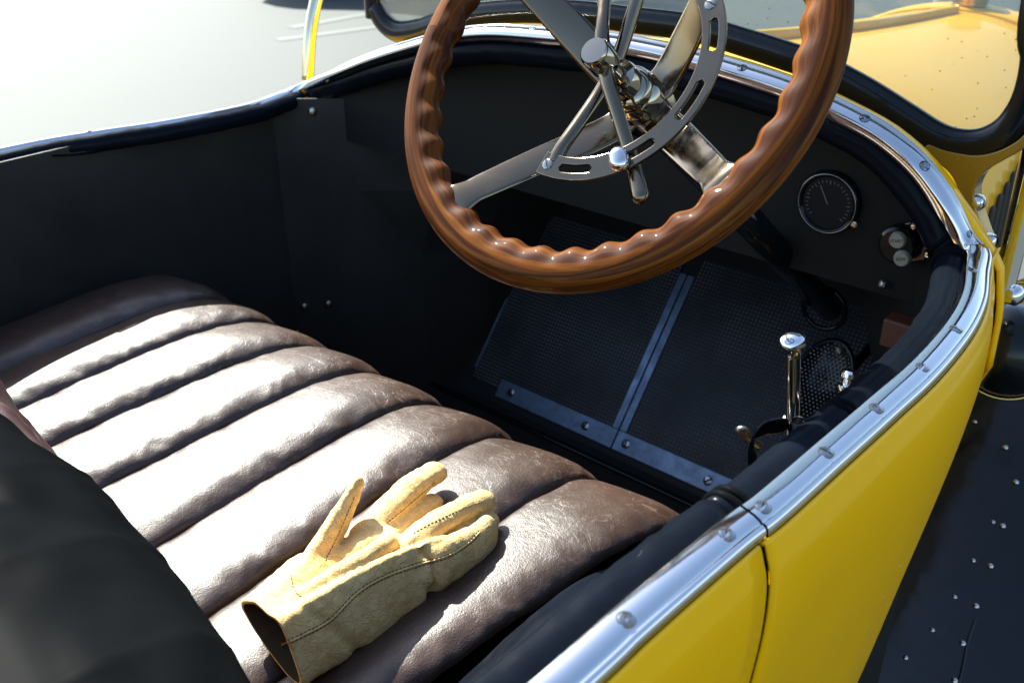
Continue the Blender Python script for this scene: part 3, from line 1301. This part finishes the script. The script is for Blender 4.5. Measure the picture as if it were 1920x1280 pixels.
# windshield
WX = 1.25
wpx = [(700, -2), (706, 18), (722, 44), (748, 60), (790, 56), (840, 40), (890, 29), (937, 24), (1002, 22), (1090, 26), (1177, 37), (1300, 53), (1405, 83), (1470, 104), (1534, 127),
       (1621, 173), (1700, 223), (1752, 256), (1792, 270), (1835, 271), (1875, 256), (1906, 228), (1932, 180), (1947, 110), (1950, 0)]
wp_ = [onx(a, b, WX) for a, b in wpx]
wp_ = wp_ + [Vector((WX, wp_[-1].y + .004, 1.75)), Vector((WX, wp_[-1].y + .05, 1.84)), Vector((WX, CY, 1.87)), Vector((WX, wp_[0].y - .05, 1.84)), Vector((WX, wp_[0].y, 1.72))]
loop = catmull(wp_, 6, closed=True)
bm = bmesh.new()
add_tube(bm, loop, .0195, 20, .8, up=(1, 0, 0), closed=True)
wf = obj('windshield_frame', bm, M['black_paint'], car)
cen = Vector((WX, CY, 1.6))
o = slab('glass_pane', [cen + (p - cen) * .985 + Vector((-.0025, 0, 0)) for p in loop[::2]], (.005, 0, 0), M['glass'])
o.parent = wf
# forged bracket at the windshield foot
br_px = [(1732, 283), (1742, 271), (1762, 278), (1790, 286), (1830, 292), (1870, 284), (1905, 266), (1935, 240), (1945, 255), (1915, 282), (1880, 302), (1850, 320),
         (1834, 338), (1826, 362), (1830, 392), (1842, 430), (1856, 470), (1849, 482), (1828, 440), (1806, 394), (1794, 352), (1780, 326), (1755, 304)]
bx = 1.235
pts = catmull([onx(a, b, bx) for a, b in br_px], 4, closed=True)
bk = obj('windshield_bracket', extrude_poly(pts, (.03, 0, 0)), M['bracket'], car)
sharp(bk, 40)
bevel(bk, .005, 3, 50)
for a, b in ((1829, 379), (1851, 452)):
    q = onx(a + 2, b, bx + .01)
    bm = bmesh.new()
    add_lathe(bm, [(0, .010), (.006, .0095), (.0095, .006), (.0105, 0), (.0105, -.02)][::-1], q, (-.2, -1, .1), 20)
    obj('bolt', bm, M['chrome'], bk)
# brace rod and black mirror arm beside it
q0 = onx(1884, 548, 1.22)
q1 = onx(1935, 345, 1.22)
bm = bmesh.new()
add_tube(bm, [q0 + Vector((0, .0, 0)), q0.lerp(q1, .5), q1.lerp(q1 + (q1 - q0), .6)], .0105, 16)
rod = sharp(obj('brace_rod', bm, M['chrome'], car))
bm = bmesh.new()
add_lathe(bm, [(0, .014), (.008, .013), (.0125, .008), (.0135, -.02)][::-1], q0 + Vector((0, -.008, 0)), (-.4, -1, .1), 20)
obj('bolt', bm, M['chrome'], rod)
q0 = onx(1886, 500, 1.27)
q1 = onx(1930, 300, 1.27)
bm = bmesh.new()
add_tube(bm, [q0, q0.lerp(q1, .5), q1.lerp(q1 + (q1 - q0), .6)], .011, 16)
obj('mirror_arm', bm, M['black_paint'], car)
# upright stay on the far side
bm = bmesh.new()
add_tube(bm, catmull([ony(577, 150, 1.62), ony(579, 100, 1.62), ony(583, 55, 1.62), ony(591, 10, 1.62), ony(604, -40, 1.62), ony(622, -90, 1.62)], 6), .0125, 20)
obj('windshield_stay', bm, mat('chrome_brass_mix', (.62, .56, .40), .12, 1), car)  # one even tone between chrome and brass

# side lamp and headlamp shell at the right edge
lc = onx(1893, 655, 1.32)
bm = bmesh.new()
add_lathe(bm, [(0, .075), (.03, .068), (.053, .045), (.062, .01), (.062, -.02), (.055, -.045)][::-1], lc, (-.75, -.25, .6), 40)
lamp = obj('side_lamp', bm, M['black_paint'], car)
bm = bmesh.new()
Mx = frame(Vector((-.75, -.25, .6)))
add_tube(bm, [lc + Mx @ Vector((math.cos(a) * .064, math.sin(a) * .064, -.022)) for a in (2 * PI * i / 48 for i in range(48))], .0028, 8, closed=True)
obj('lamp_rim', bm, M['brass'], lamp)
hc = onx(1950, 610, 1.75)
bm = bmesh.new()
bmesh.ops.create_uvsphere(bm, u_segments=32, v_segments=20, radius=.085, matrix=Matrix.Translation(hc) @ Matrix.Diagonal((1.3, 1, 1, 1)))
obj('headlamp', bm, M['chrome'], car)

# ------------------------------------------------------------------ front fender / apron (black, riveted)
def fz(x, y):
    """height of the black fender surface"""
    z = .50 + .42 / (1 + math.exp(-(x - 1.62) * 7))
    z += .03 * math.sin((y - .1) * 7)
    z -= .35 * max(0, (.05 - y)) ** 1.5
    z -= .25 * max(0, (.35 - y - .35)) ** 2
    return z


bm = bmesh.new()
rows = []
for i in range(81):
    x = .2 + i * .03
    rows.append([Vector((x, -.45 + j * .03, fz(x, -.45 + j * .03))) for j in range(29)])
add_grid(bm, rows)
fen = obj('front_fender', bm, M['black_paint'], car)
fen.modifiers.new('thick', 'SOLIDIFY').thickness = .004


def on_fender(px, py):
    d = ray(px, py)
    p = CAM.copy()
    for k in range(4000):
        p = CAM + d * (.5 + k * .001)
        if p.z < fz(p.x, p.y):
            break
    return p


line1 = [(1885, 838), (1905, 903), (1880, 985), (1857, 1060), (1830, 1135), (1805, 1205), (1790, 1275)]
line2 = [(1828, 790), (1862, 978), (1825, 1050), (1790, 1118), (1748, 1180), (1698, 1232)]
proto = None
for k, p in enumerate(line1 + line2):
    q = on_fender(*p)
    r = .0055 if k < 7 else .0042
    bm = bmesh.new()
    add_lathe(bm, [(0, r * .8), (r * .6, r * .6), (r * .95, r * .2), (r, -r * .3)][::-1], q, (0, -.2, 1), 14)
    obj('rivet', bm, M['steel'], fen)
seam = [on_fender(*p) + Vector((0, 0, .001)) for p in [(1875, 800)] + line1 + [(1770, 1330)]]
bm = bmesh.new()
add_tube(bm, catmull([s + Vector((.012, -.004, 0)) for s in seam], 8), .003, 8)
obj('fender_bead', bm, M['black_paint'], fen)

# ------------------------------------------------------------------ steering wheel
WC = Vector((.7589, .5516, 1.4469))
th = R(52.07)
WN = Vector((-math.sin(th), 0, math.cos(th)))
WU = Vector((0, 1, 0))
WV = WN.cross(WU)


def W(r, a, h=0.0):
    return WC + WU * (r * math.cos(R(a))) + WV * (r * math.sin(R(a))) + WN * h


NTH, NPH = 960, 40
bm = bmesh.new()
rows = []
for i in range(NTH):
    a = 360 * i / NTH
    row = []
    sc_ = .5 + .5 * math.cos(R(a - 33.3) * 36)
    if i % 1 == 0:
        sc_ *= 1 + .12 * math.sin(a * .19) + .1 * math.sin(a * .061)
    for j in range(NPH):
        ph = 2 * PI * j / NPH
        cr, sr = math.cos(ph), math.sin(ph)
        rr = .2045 + .0215 * cr
        hh = .0145 * sr
        inn = max(0, -cr)
        k = inn ** .7
        rr += k * .0042 * (sc_)
        hh *= 1 - .18 * k * sc_
        row.append(W(rr, a, hh))
    rows.append(row)
add_grid(bm, rows, closed_u=True, closed_v=True, uv=lambda i, j: (1.28 * i / NTH, .13 * j / NPH))
wheel = obj('steering_wheel', bm, M['wood'], car)
wheel['label'] = 'varnished walnut steering wheel rim with scalloped finger grips'

# spokes
for a in (61.5, 152.5, 241.5, 332.5):
    path = []
    ws = []
    for r, h, w_, t_ in ((.016, -.088, .020, .011), (.035, -.086, .0185, .0085), (.07, -.066, .019, .006), (.11, -.040, .0175, .0055), (.15, -.016, .016, .0052),
                         (.172, -.004, .015, .006), (.184, .001, .0185, .0085), (.190, .001, .0225, .0105)):
        path.append(W(r, a, h))
        ws.append((w_, t_))
    n0 = len(path)
    P = catmull(path, 8)
    nP = len(P)

    def wt(t, k):
        f = t * (n0 - 1)
        i = min(n0 - 2, int(f))
        return ws[i][k] + (ws[i + 1][k] - ws[i][k]) * (f - i)
    rows = []
    tang = [(P[min(i + 1, nP - 1)] - P[max(0, i - 1)]).normalized() for i in range(nP)]
    for i in range(nP):
        t = i / (nP - 1)
        up = (WN - tang[i] * WN.dot(tang[i])).normalized()
        sd = tang[i].cross(up)
        w_, h_ = wt(t, 0), wt(t, 1)
        row = []
        prof = [(-1, .25), (-.93, .55), (-.8, .62), (0, .66), (.8, .62), (.93, .55), (1, .25), (.8, -.45), (.45, -1.2), (0, -1.5), (-.45, -1.2), (-.8, -.45)]
        for pa, pb in prof:
            row.append(P[i] + sd * (pa * w_) + up * (pb * h_))
        rows.append(row)
    bm = bmesh.new()
    V = add_grid(bm, rows, closed_v=True)
    bm.faces.new(V[0][::-1])
    bm.faces.new(V[-1])
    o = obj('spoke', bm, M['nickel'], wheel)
    sharp(o, 50)
# hub barrel and column
hp = [(0, .019), (.0125, .0185), (.0145, .016), (.0148, -.006), (.0130, -.010), (.0105, -.012), (.0105, -.030), (.0175, -.032), (.019, -.036), (.019, -.046), (.016, -.049),
      (.0225, -.052), (.0245, -.056), (.0235, -.062), (.0265, -.066), (.0275, -.072), (.027, -.085), (.030, -.098), (.028, -.112), (.022, -.125), (.0195, -.14), (.019, -.30)]
bm = bmesh.new()
add_lathe(bm, hp[::-1], WC, WN, 48)
sharp(obj('hub', bm, M['hub'], wheel), 40)
bm = bmesh.new()
add_lathe(bm, [(.0195, 0), (.0195, -.5)][::-1], WC + WN * -.301, WN, 32)
obj('steering_column', bm, M['black_paint'], car)
bm = bmesh.new()
q = W(.0150, 125, .004)
add_lathe(bm, [(0, .001), (.0022, .001), (.003, 0)][::-1], q, q - (WC + WN * .004), 12)
obj('grub_screw', bm, M['ink'], wheel)
# quadrant with slots
slots = [(92.3, 110.9), (122.5, 144.3), (157.1, 179), (192.6, 210.1), (224, 242), (254, 266)]
bm = bmesh.new()
a0, a1 = 81.5, 272.0
RI, RO = .0975, .1195
h_q = .0
bmq = bm


def quad_face(bm, pts_lo, pts_hi):
    pass


# build plate as grid of cells, leaving slots open
angs = []
a = a0
while a < a1:
    angs.append(a)
    a += 1.0
angs.append(a1)
for s_ in slots:
    for e in s_:
        k = min(range(len(angs)), key=lambda i: abs(angs[i] - e))
        angs[k] = e
rad = [RI, .1045, .1125, RO]
top, bot = {}, {}


def rmod(j, a):
    r = rad[j]
    if j in (1, 2):
        # rounded slot ends
        for s0, s1 in slots:
            if s0 <= a <= s1:
                d = min(a - s0, s1 - a) * PI / 180 * .1085
                hw = .004
                e = math.sqrt(max(0, hw * hw - max(0, hw - d) ** 2)) if d < hw else hw
                return .1085 + (-e if j == 1 else e)
    return r


for i, a in enumerate(angs):
    for j in range(4):
        r = rmod(j, a)
        aa = a
        top[i, j] = bm.verts.new(W(r, aa, h_q + .002))
        bot[i, j] = bm.verts.new(W(r, aa, h_q - .002))


def in_slot(a, b):
    return any(s0 - .01 <= a and b <= s1 + .01 for s0, s1 in slots)


for i in range(len(angs) - 1):
    for j in range(3):
        if j == 1 and in_slot(angs[i], angs[i + 1]):
            for jj, fl in ((1, 0), (2, 1)):
                bm.faces.new((top[i, jj], top[i + 1, jj], bot[i + 1, jj], bot[i, jj]))
            continue
        bm.faces.new((top[i, j], top[i + 1, j], top[i + 1, j + 1], top[i, j + 1]))
        bm.faces.new((bot[i, j], bot[i, j + 1], bot[i + 1, j + 1], bot[i + 1, j]))
    for j in (0, 3):
        bm.faces.new((top[i, j], top[i + 1, j], bot[i + 1, j], bot[i, j]))
for i in (0, len(angs) - 1):
    for j in range(3):
        bm.faces.new((top[i, j], top[i, j + 1], bot[i, j + 1], bot[i, j]))
bmesh.ops.remove_doubles(bm, verts=bm.verts, dist=1e-6)
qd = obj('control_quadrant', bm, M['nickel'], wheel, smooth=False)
bevel(qd, .0007, 2, 40)
screw(wheel, W(.1085, 85.5, .0022), WN, .6, .0058)
screw(wheel, W(.1085, 218, .0022), WN, 1.2, .0058)
# quadrant arms
for aa, nm in ((87, 'quadrant_arm'), (268, 'quadrant_arm')):
    P = catmull([W(.010, aa, -.020), W(.03, aa, -.017), W(.06, aa, -.010), W(.088, aa, -.003), W(.104, aa, -.0035)], 8)
    bm = bmesh.new()
    add_tube(bm, P, lambda t: .0072 + .003 * max(0, t - .8) * 5 * .5, 18, .75, up=WN)
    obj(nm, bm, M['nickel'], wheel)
# control levers
for aa, rl, nm in ((129.5, .146, 'control_lever'), (-64, .146, 'control_lever')):
    bm = bmesh.new()
    P = catmull([W(.008, aa, -.002), W(.03, aa, .001), W(.07, aa, -.004), W(.10, aa, -.008), W(.12, aa, -.008), W(rl, aa, -.006)], 8)
    add_capsule(bm, P, lambda t: .0078 - .0012 * math.sin(PI * t), 20, .8, up=WN)
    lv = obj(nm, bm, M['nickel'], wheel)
    bm = bmesh.new()
    add_capsule(bm, [W(.108, aa - 3.2, .007), W(.114, aa - 3.2, .007)], .0092, 24, .8, up=WN)
    obj('lever_grip', bm, M['chrome'], wheel)

# ------------------------------------------------------------------ glove
def gp(px, py, x):
    return onx(px, py, x)


bm = bmesh.new()


def finger(pts, r0, r1, flat=.85, up=(0, 0, 1)):
    P = catmull([Vector(p) for p in pts], 6)
    add_capsule(bm, P, lambda t: r0 + (r1 - r0) * t, 16, flat, up)


def slabrib(rows_):
    """closed loft of rings"""
    V = add_grid(bm, rows_, closed_v=True)
    bm.faces.new(V[0][::-1])
    bm.faces.new(V[-1])


def ring(x, cy, cz, ry, rz, tilt, n=28, dent=0.0, sh=0):
    out_ = []
    for k in range(n):
        a = 2 * PI * k / n
        c, s_ = math.cos(a), math.sin(a)
        y = ry * math.copysign(abs(c) ** .85, c)
        z = rz * math.copysign(abs(s_) ** .85, s_)
        if s_ > 0:
            z -= dent * s_ * math.exp(-((y - .002) / (ry * .55)) ** 2)
        yy = y * math.cos(tilt) - z * math.sin(tilt)
        zz = y * math.sin(tilt) + z * math.cos(tilt)
        out_.append(Vector((x + sh * zz, cy + yy, cz + zz)))
    return out_


# hand body, palm up, near (little finger) edge raised into a wall
# stations: x, then (y, z) of near bottom, near ridge, valley, far top, far edge, bottom
st_ = [(.335, (.576, .952), (.592, 1.006), (.618, 1.012), (.645, 1.004), (.666, .978), (.62, .948)),
       (.365, (.574, .950), (.593, 1.009), (.620, 1.008), (.648, 1.004), (.672, .976), (.62, .946)),
       (.40, (.572, .948), (.594, 1.012), (.622, 1.002), (.650, 1.005), (.680, .976), (.62, .945)),
       (.44, (.570, .946), (.594, 1.013), (.620, .992), (.652, 1.006), (.688, .976), (.62, .943)),
       (.49, (.568, .946), (.590, 1.010), (.618, .982), (.652, .995), (.688, .972), (.62, .943)),
       (.53, (.564, .948), (.584, 1.006), (.612, .978), (.650, .988), (.682, .970), (.62, .946)),
       (.56, (.562, .952), (.578, .998), (.608, .978), (.646, .984), (.672, .970), (.62, .955))]
rings = []
for row in st_:
    rings.append([Vector((row[0], p.x, p.y)) for p in catmull([Vector((a, b, 0)) for a, b in row[1:]], 6, closed=True)])
slabrib(rings)


def flatfinger(pts, r0, r1, flat):
    P = catmull([Vector(p) for p in pts], 6)
    add_capsule(bm, P, lambda t: r0 + (r1 - r0) * t, 16, flat, up=(0, .25, 1))


flatfinger([(.53, .574, .976), (.57, .572, .974), (.600, .572, .972), (.618, .576, .972)], .0155, .0115, 1.65)   # little
finger([(.53, .592, .975), (.57, .590, .972), (.605, .588, .972), (.632, .588, .970)], .0150, .0125)             # ring, half hidden
finger([(.53, .606, .990), (.57, .606, .994), (.61, .604, .992), (.640, .603, .986)], .0160, .0135)              # middle
finger([(.52, .640, .980), (.56, .648, .978), (.59, .654, .975), (.618, .660, .968)], .0150, .0120)
finger([(.515, .655, .985), (.56, .664, .992), (.600, .672, .994), (.638, .676, .990)], .0185, .0145)            # index
finger([(.425, .650, .980), (.455, .660, .990), (.485, .668, 1.005), (.510, .674, 1.020), (.528, .678, 1.032)], .027, .0105, .55, (0, 1, .2))
finger([(.40, .622, .998), (.44, .613, 1.006), (.475, .609, 1.008), (.505, .612, 1.004), (.525, .624, .992)], .0095, .0095, 1.0)
finger([(.46, .642, .982), (.50, .640, .990), (.525, .636, .990)], .017, .014, .8)
bmesh.ops.recalc_face_normals(bm, faces=bm.faces)
glove = obj('leather_glove', bm, M['glove'])
rm = glove.modifiers.new('rm', 'REMESH')
rm.mode = 'VOXEL'
rm.voxel_size = .0019
rm.use_smooth_shade = True
smm = glove.modifiers.new('sm', 'SMOOTH')
smm.iterations = 5
dg = bpy.context.evaluated_depsgraph_get()
me = bpy.data.meshes.new_from_object(glove.evaluated_get(dg))
glove.modifiers.clear()
glove.data = me
# wrinkles, cuff hollow
bmg = bmesh.new()
bmg.from_mesh(me)
bmg.normal_update()
for v_ in bmg.verts:
    c = v_.co
    q_ = Vector((c.x * 34, c.y * 34, c.z * 50))
    d = .0010 * noise.noise(q_) + .0006 * noise.noise(q_ * 2.1)
    d += .0010 * (.5 - abs(noise.noise(Vector((c.x * 95 + c.z * 40, c.y * 60, c.z * 45)))))
    rid = 1 - abs(noise.noise(Vector((c.x * 55, c.y * 22, c.z * 22))))
    d += .0018 * (rid - .8)
    # a deep crease on the near wall, as when a finger bends
    d -= .010 * math.exp(-((c.x - .525 - (c.z - .98) * .15) / .006) ** 2) * max(0, min(1, (.600 - c.y) / .02))
    d -= .0035 * math.exp(-((c.x - .41 + (c.z - .98) * .5) / .007) ** 2) * max(0, min(1, (.600 - c.y) / .02))
    v_.co = c + v_.normal * d
# open cuff: cut the end and give the sleeve a wall
geo = bmg.verts[:] + bmg.edges[:] + bmg.faces[:]
cutp = Vector((.366, .60, .985))
cutn = Vector((-1, .10, -.02)).normalized()
res = bmesh.ops.bisect_plane(bmg, geom=geo, plane_co=cutp, plane_no=cutn, clear_outer=True)
edges = [e for e in bmg.edges if e.is_boundary]
old_faces = set(bmg.faces)
vs = set(v_ for e in edges for v_ in e.verts)
cen_ = sum((v_.co for v_ in vs), Vector()) / max(1, len(vs))
ext = bmesh.ops.extrude_edge_only(bmg, edges=edges)
nv = [g_ for g_ in ext['geom'] if isinstance(g_, bmesh.types.BMVert)]
for v_ in nv:
    v_.co = v_.co + (cen_ - v_.co) * .10
ed2 = [g_ for g_ in ext['geom'] if isinstance(g_, bmesh.types.BMEdge)]
ext2 = bmesh.ops.extrude_edge_only(bmg, edges=[e for e in ed2 if e.is_boundary])
nv2 = [g_ for g_ in ext2['geom'] if isinstance(g_, bmesh.types.BMVert)]
in_faces = set()
for v_ in nv2:
    v_.co = v_.co + Vector((.06, 0, 0)) + (cen_ + Vector((.06, 0, 0)) - v_.co - Vector((.06, 0, 0))) * .35
    for f in v_.link_faces:
        in_faces.add(f)
ed3 = [g_ for g_ in ext2['geom'] if isinstance(g_, bmesh.types.BMEdge) and g_.is_boundary]
cap = bmesh.ops.edgeloop_fill(bmg, edges=ed3)
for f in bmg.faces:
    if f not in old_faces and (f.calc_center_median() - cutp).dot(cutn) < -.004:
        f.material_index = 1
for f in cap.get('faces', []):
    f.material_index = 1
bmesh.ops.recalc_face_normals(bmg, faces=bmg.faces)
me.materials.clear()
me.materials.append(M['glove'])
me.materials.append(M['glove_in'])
bmg.to_mesh(me)
bvh = BVHTree.FromBMesh(bmg)
bmg.free()
for p in me.polygons:
    p.use_smooth = True
glove['label'] = 'pale yellow leather driving glove lying palm up on the pleated seat'
glove['category'] = 'glove'


def stitch(pix, name='seam_stitching', dash=.0028, gap=.0018, r=.00045, off=(0, 0)):
    bm = bmesh.new()
    pts = []
    pp = resample([Vector((a + off[0], b + off[1], 0)) for a, b in [(q.x, q.y) for q in catmull([Vector((a, b, 0)) for a, b in pix], 8)]], 3)
    for p in pp:
        hit = bvh.ray_cast(CAM, ray(p.x, p.y))
        if hit[0]:
            pts.append(hit[0] + hit[1] * .0003)
    if len(pts) < 3:
        return
    pts = resample(pts, .0015)
    i = 0
    while i < len(pts) - 2:
        add_tube(bm, pts[i:i + 3], r, 6)
        i += 3
    return obj(name, bm, M['thread'], glove)


seamp = [(528, 1212), (570, 1193), (620, 1165), (670, 1115), (720, 1085), (780, 1063), (840, 1045), (880, 1020), (900, 1000)]
stitch(seamp)
stitch(seamp, off=(-2, -7))
stitch([(545, 1075), (550, 1100), (560, 1115), (575, 1122)])
stitch([(775, 1000), (800, 985), (835, 968), (875, 950), (905, 940)], r=.0004)
stitch([(720, 985), (750, 960), (785, 930), (815, 905)], r=.0004)
stitch([(610, 1050), (630, 1010), (650, 965), (665, 930)], r=.0004)
bm = bmesh.new()
pts = []
for p in resample([Vector((q.x, q.y - 3.5, 0)) for q in catmull([Vector((a, b, 0)) for a, b in seamp], 8)], 4):
    hit = bvh.ray_cast(CAM, ray(p.x, p.y))
    if hit[0]:
        pts.append(hit[0])
add_tube(bm, pts, .0011, 8)
obj('seam_welt', bm, M['glove'], glove)

# ------------------------------------------------------------------ setting
bm = bmesh.new()
bmesh.ops.create_grid(bm, x_segments=2, y_segments=2, size=600)
g = obj('ground', bm, M['ground'])
g['kind'] = 'structure'
bm = bmesh.new()
for (a, b) in (((520, 75), (880, 28)), ((545, 52), (735, 18))):
    p, q = onz(*a, .004), onz(*b, .004)
    d = (q - p).normalized() * .06
    w_ = Vector((-d.y, d.x, 0))
    bm.faces.new([bm.verts.new(v_) for v_ in (p - w_, q - w_, q + w_, p + w_)])
o = obj('road_marking', bm, M['paint_line'])
o['kind'] = 'structure'

# distant parked car whose shaded underside shows at the top
pc_ = bpy.data.objects.new('parked_car', None)
link(pc_)
pc_['label'] = 'dark red car parked far across the pavement'
pc_['category'] = 'car'
L0 = onz(700, 2, 0)
L1 = onz(980, 2, 0)
dirc = (L1 - L0).normalized()
back = Vector((-dirc.y, dirc.x, 0))
if back.dot(L0) < 0:
    back = -back
pc_.location = (L0 + L1) / 2 + back * 1.0
Mc = Matrix((dirc, back, Vector((0, 0, 1)))).transposed()
pc_.rotation_euler = Mc.to_euler()
CL = (L1 - L0).length * 1.15
body = [(-.5, .28), (-.49, .55), (-.46, .72), (-.30, .80), (-.18, 1.22), (-.02, 1.36), (.16, 1.34), (.30, .92), (.47, .80), (.5, .6), (.49, .28)]
hw_c = .85
bm = extrude_poly([Vector((a * 4.1, -hw_c, b)) for a, b in body], (0, 2 * hw_c, 0))
bc = obj('car_body', bm, M['car_red'], pc_, smooth=False)
bevel(bc, .06, 3)
bm = extrude_poly([Vector((a * 4.1, -hw_c - .005, b)) for a, b in ((-.27, .84), (-.17, 1.16), (-.02, 1.27), (.14, 1.26), (.25, .92))], (0, 2 * hw_c + .01, 0))
obj('side_window', bm, M['window'], pc_, smooth=False)
for wx in (-1.3, 1.3):
    for wy in (-.78, .78):
        bm = bmesh.new()
        add_lathe(bm, [(.0, -.1), (.30, -.1), (.32, -.07), (.32, .07), (.30, .1), (0, .1)], Vector((wx, wy, .32)), (0, 1, 0), 28)
        w_o = obj('wheel', bm, M['tyre'], pc_)
        bm = bmesh.new()
        sgn = 1 if wy > 0 else -1
        add_lathe(bm, [(.0, .03), (.17, .02), (.19, 0)][::-1], Vector((wx, wy + sgn * .1, .32)), (0, sgn, 0), 24)
        obj('hub_cap', bm, M['steel'], w_o)

# ------------------------------------------------------------------ light
SUN = Vector((.20, .735, .66)).normalized()
w = bpy.data.worlds.new('World')
S.world = w
w.use_nodes = True
nt = w.node_tree
bg = nt.nodes['Background']
sky = nt.nodes.new('ShaderNodeTexSky')
sky.sky_type = 'NISHITA'
sky.sun_disc = False
sky.sun_elevation = math.asin(SUN.z)
sky.sun_rotation = math.atan2(SUN.x, SUN.y)
nt.links.new(sky.outputs[0], bg.inputs[0])
bg.inputs[1].default_value = .093
sl = bpy.data.lights.new('sun', 'SUN')
sl.energy = 4.2
sl.angle = R(.53)
sl.color = (1, .995, .90)
so = bpy.data.objects.new('sun', sl)
link(so)
so.rotation_euler = SUN.to_track_quat('Z', 'Y').to_euler()

S.render.engine = 'CYCLES'
S.view_settings.view_transform = 'Standard'
S.view_settings.look = 'None'
S.view_settings.exposure = 2.0
S.view_settings.gamma = 1
S.cycles.max_bounces = 10
S.cycles.sample_clamp_indirect = 8
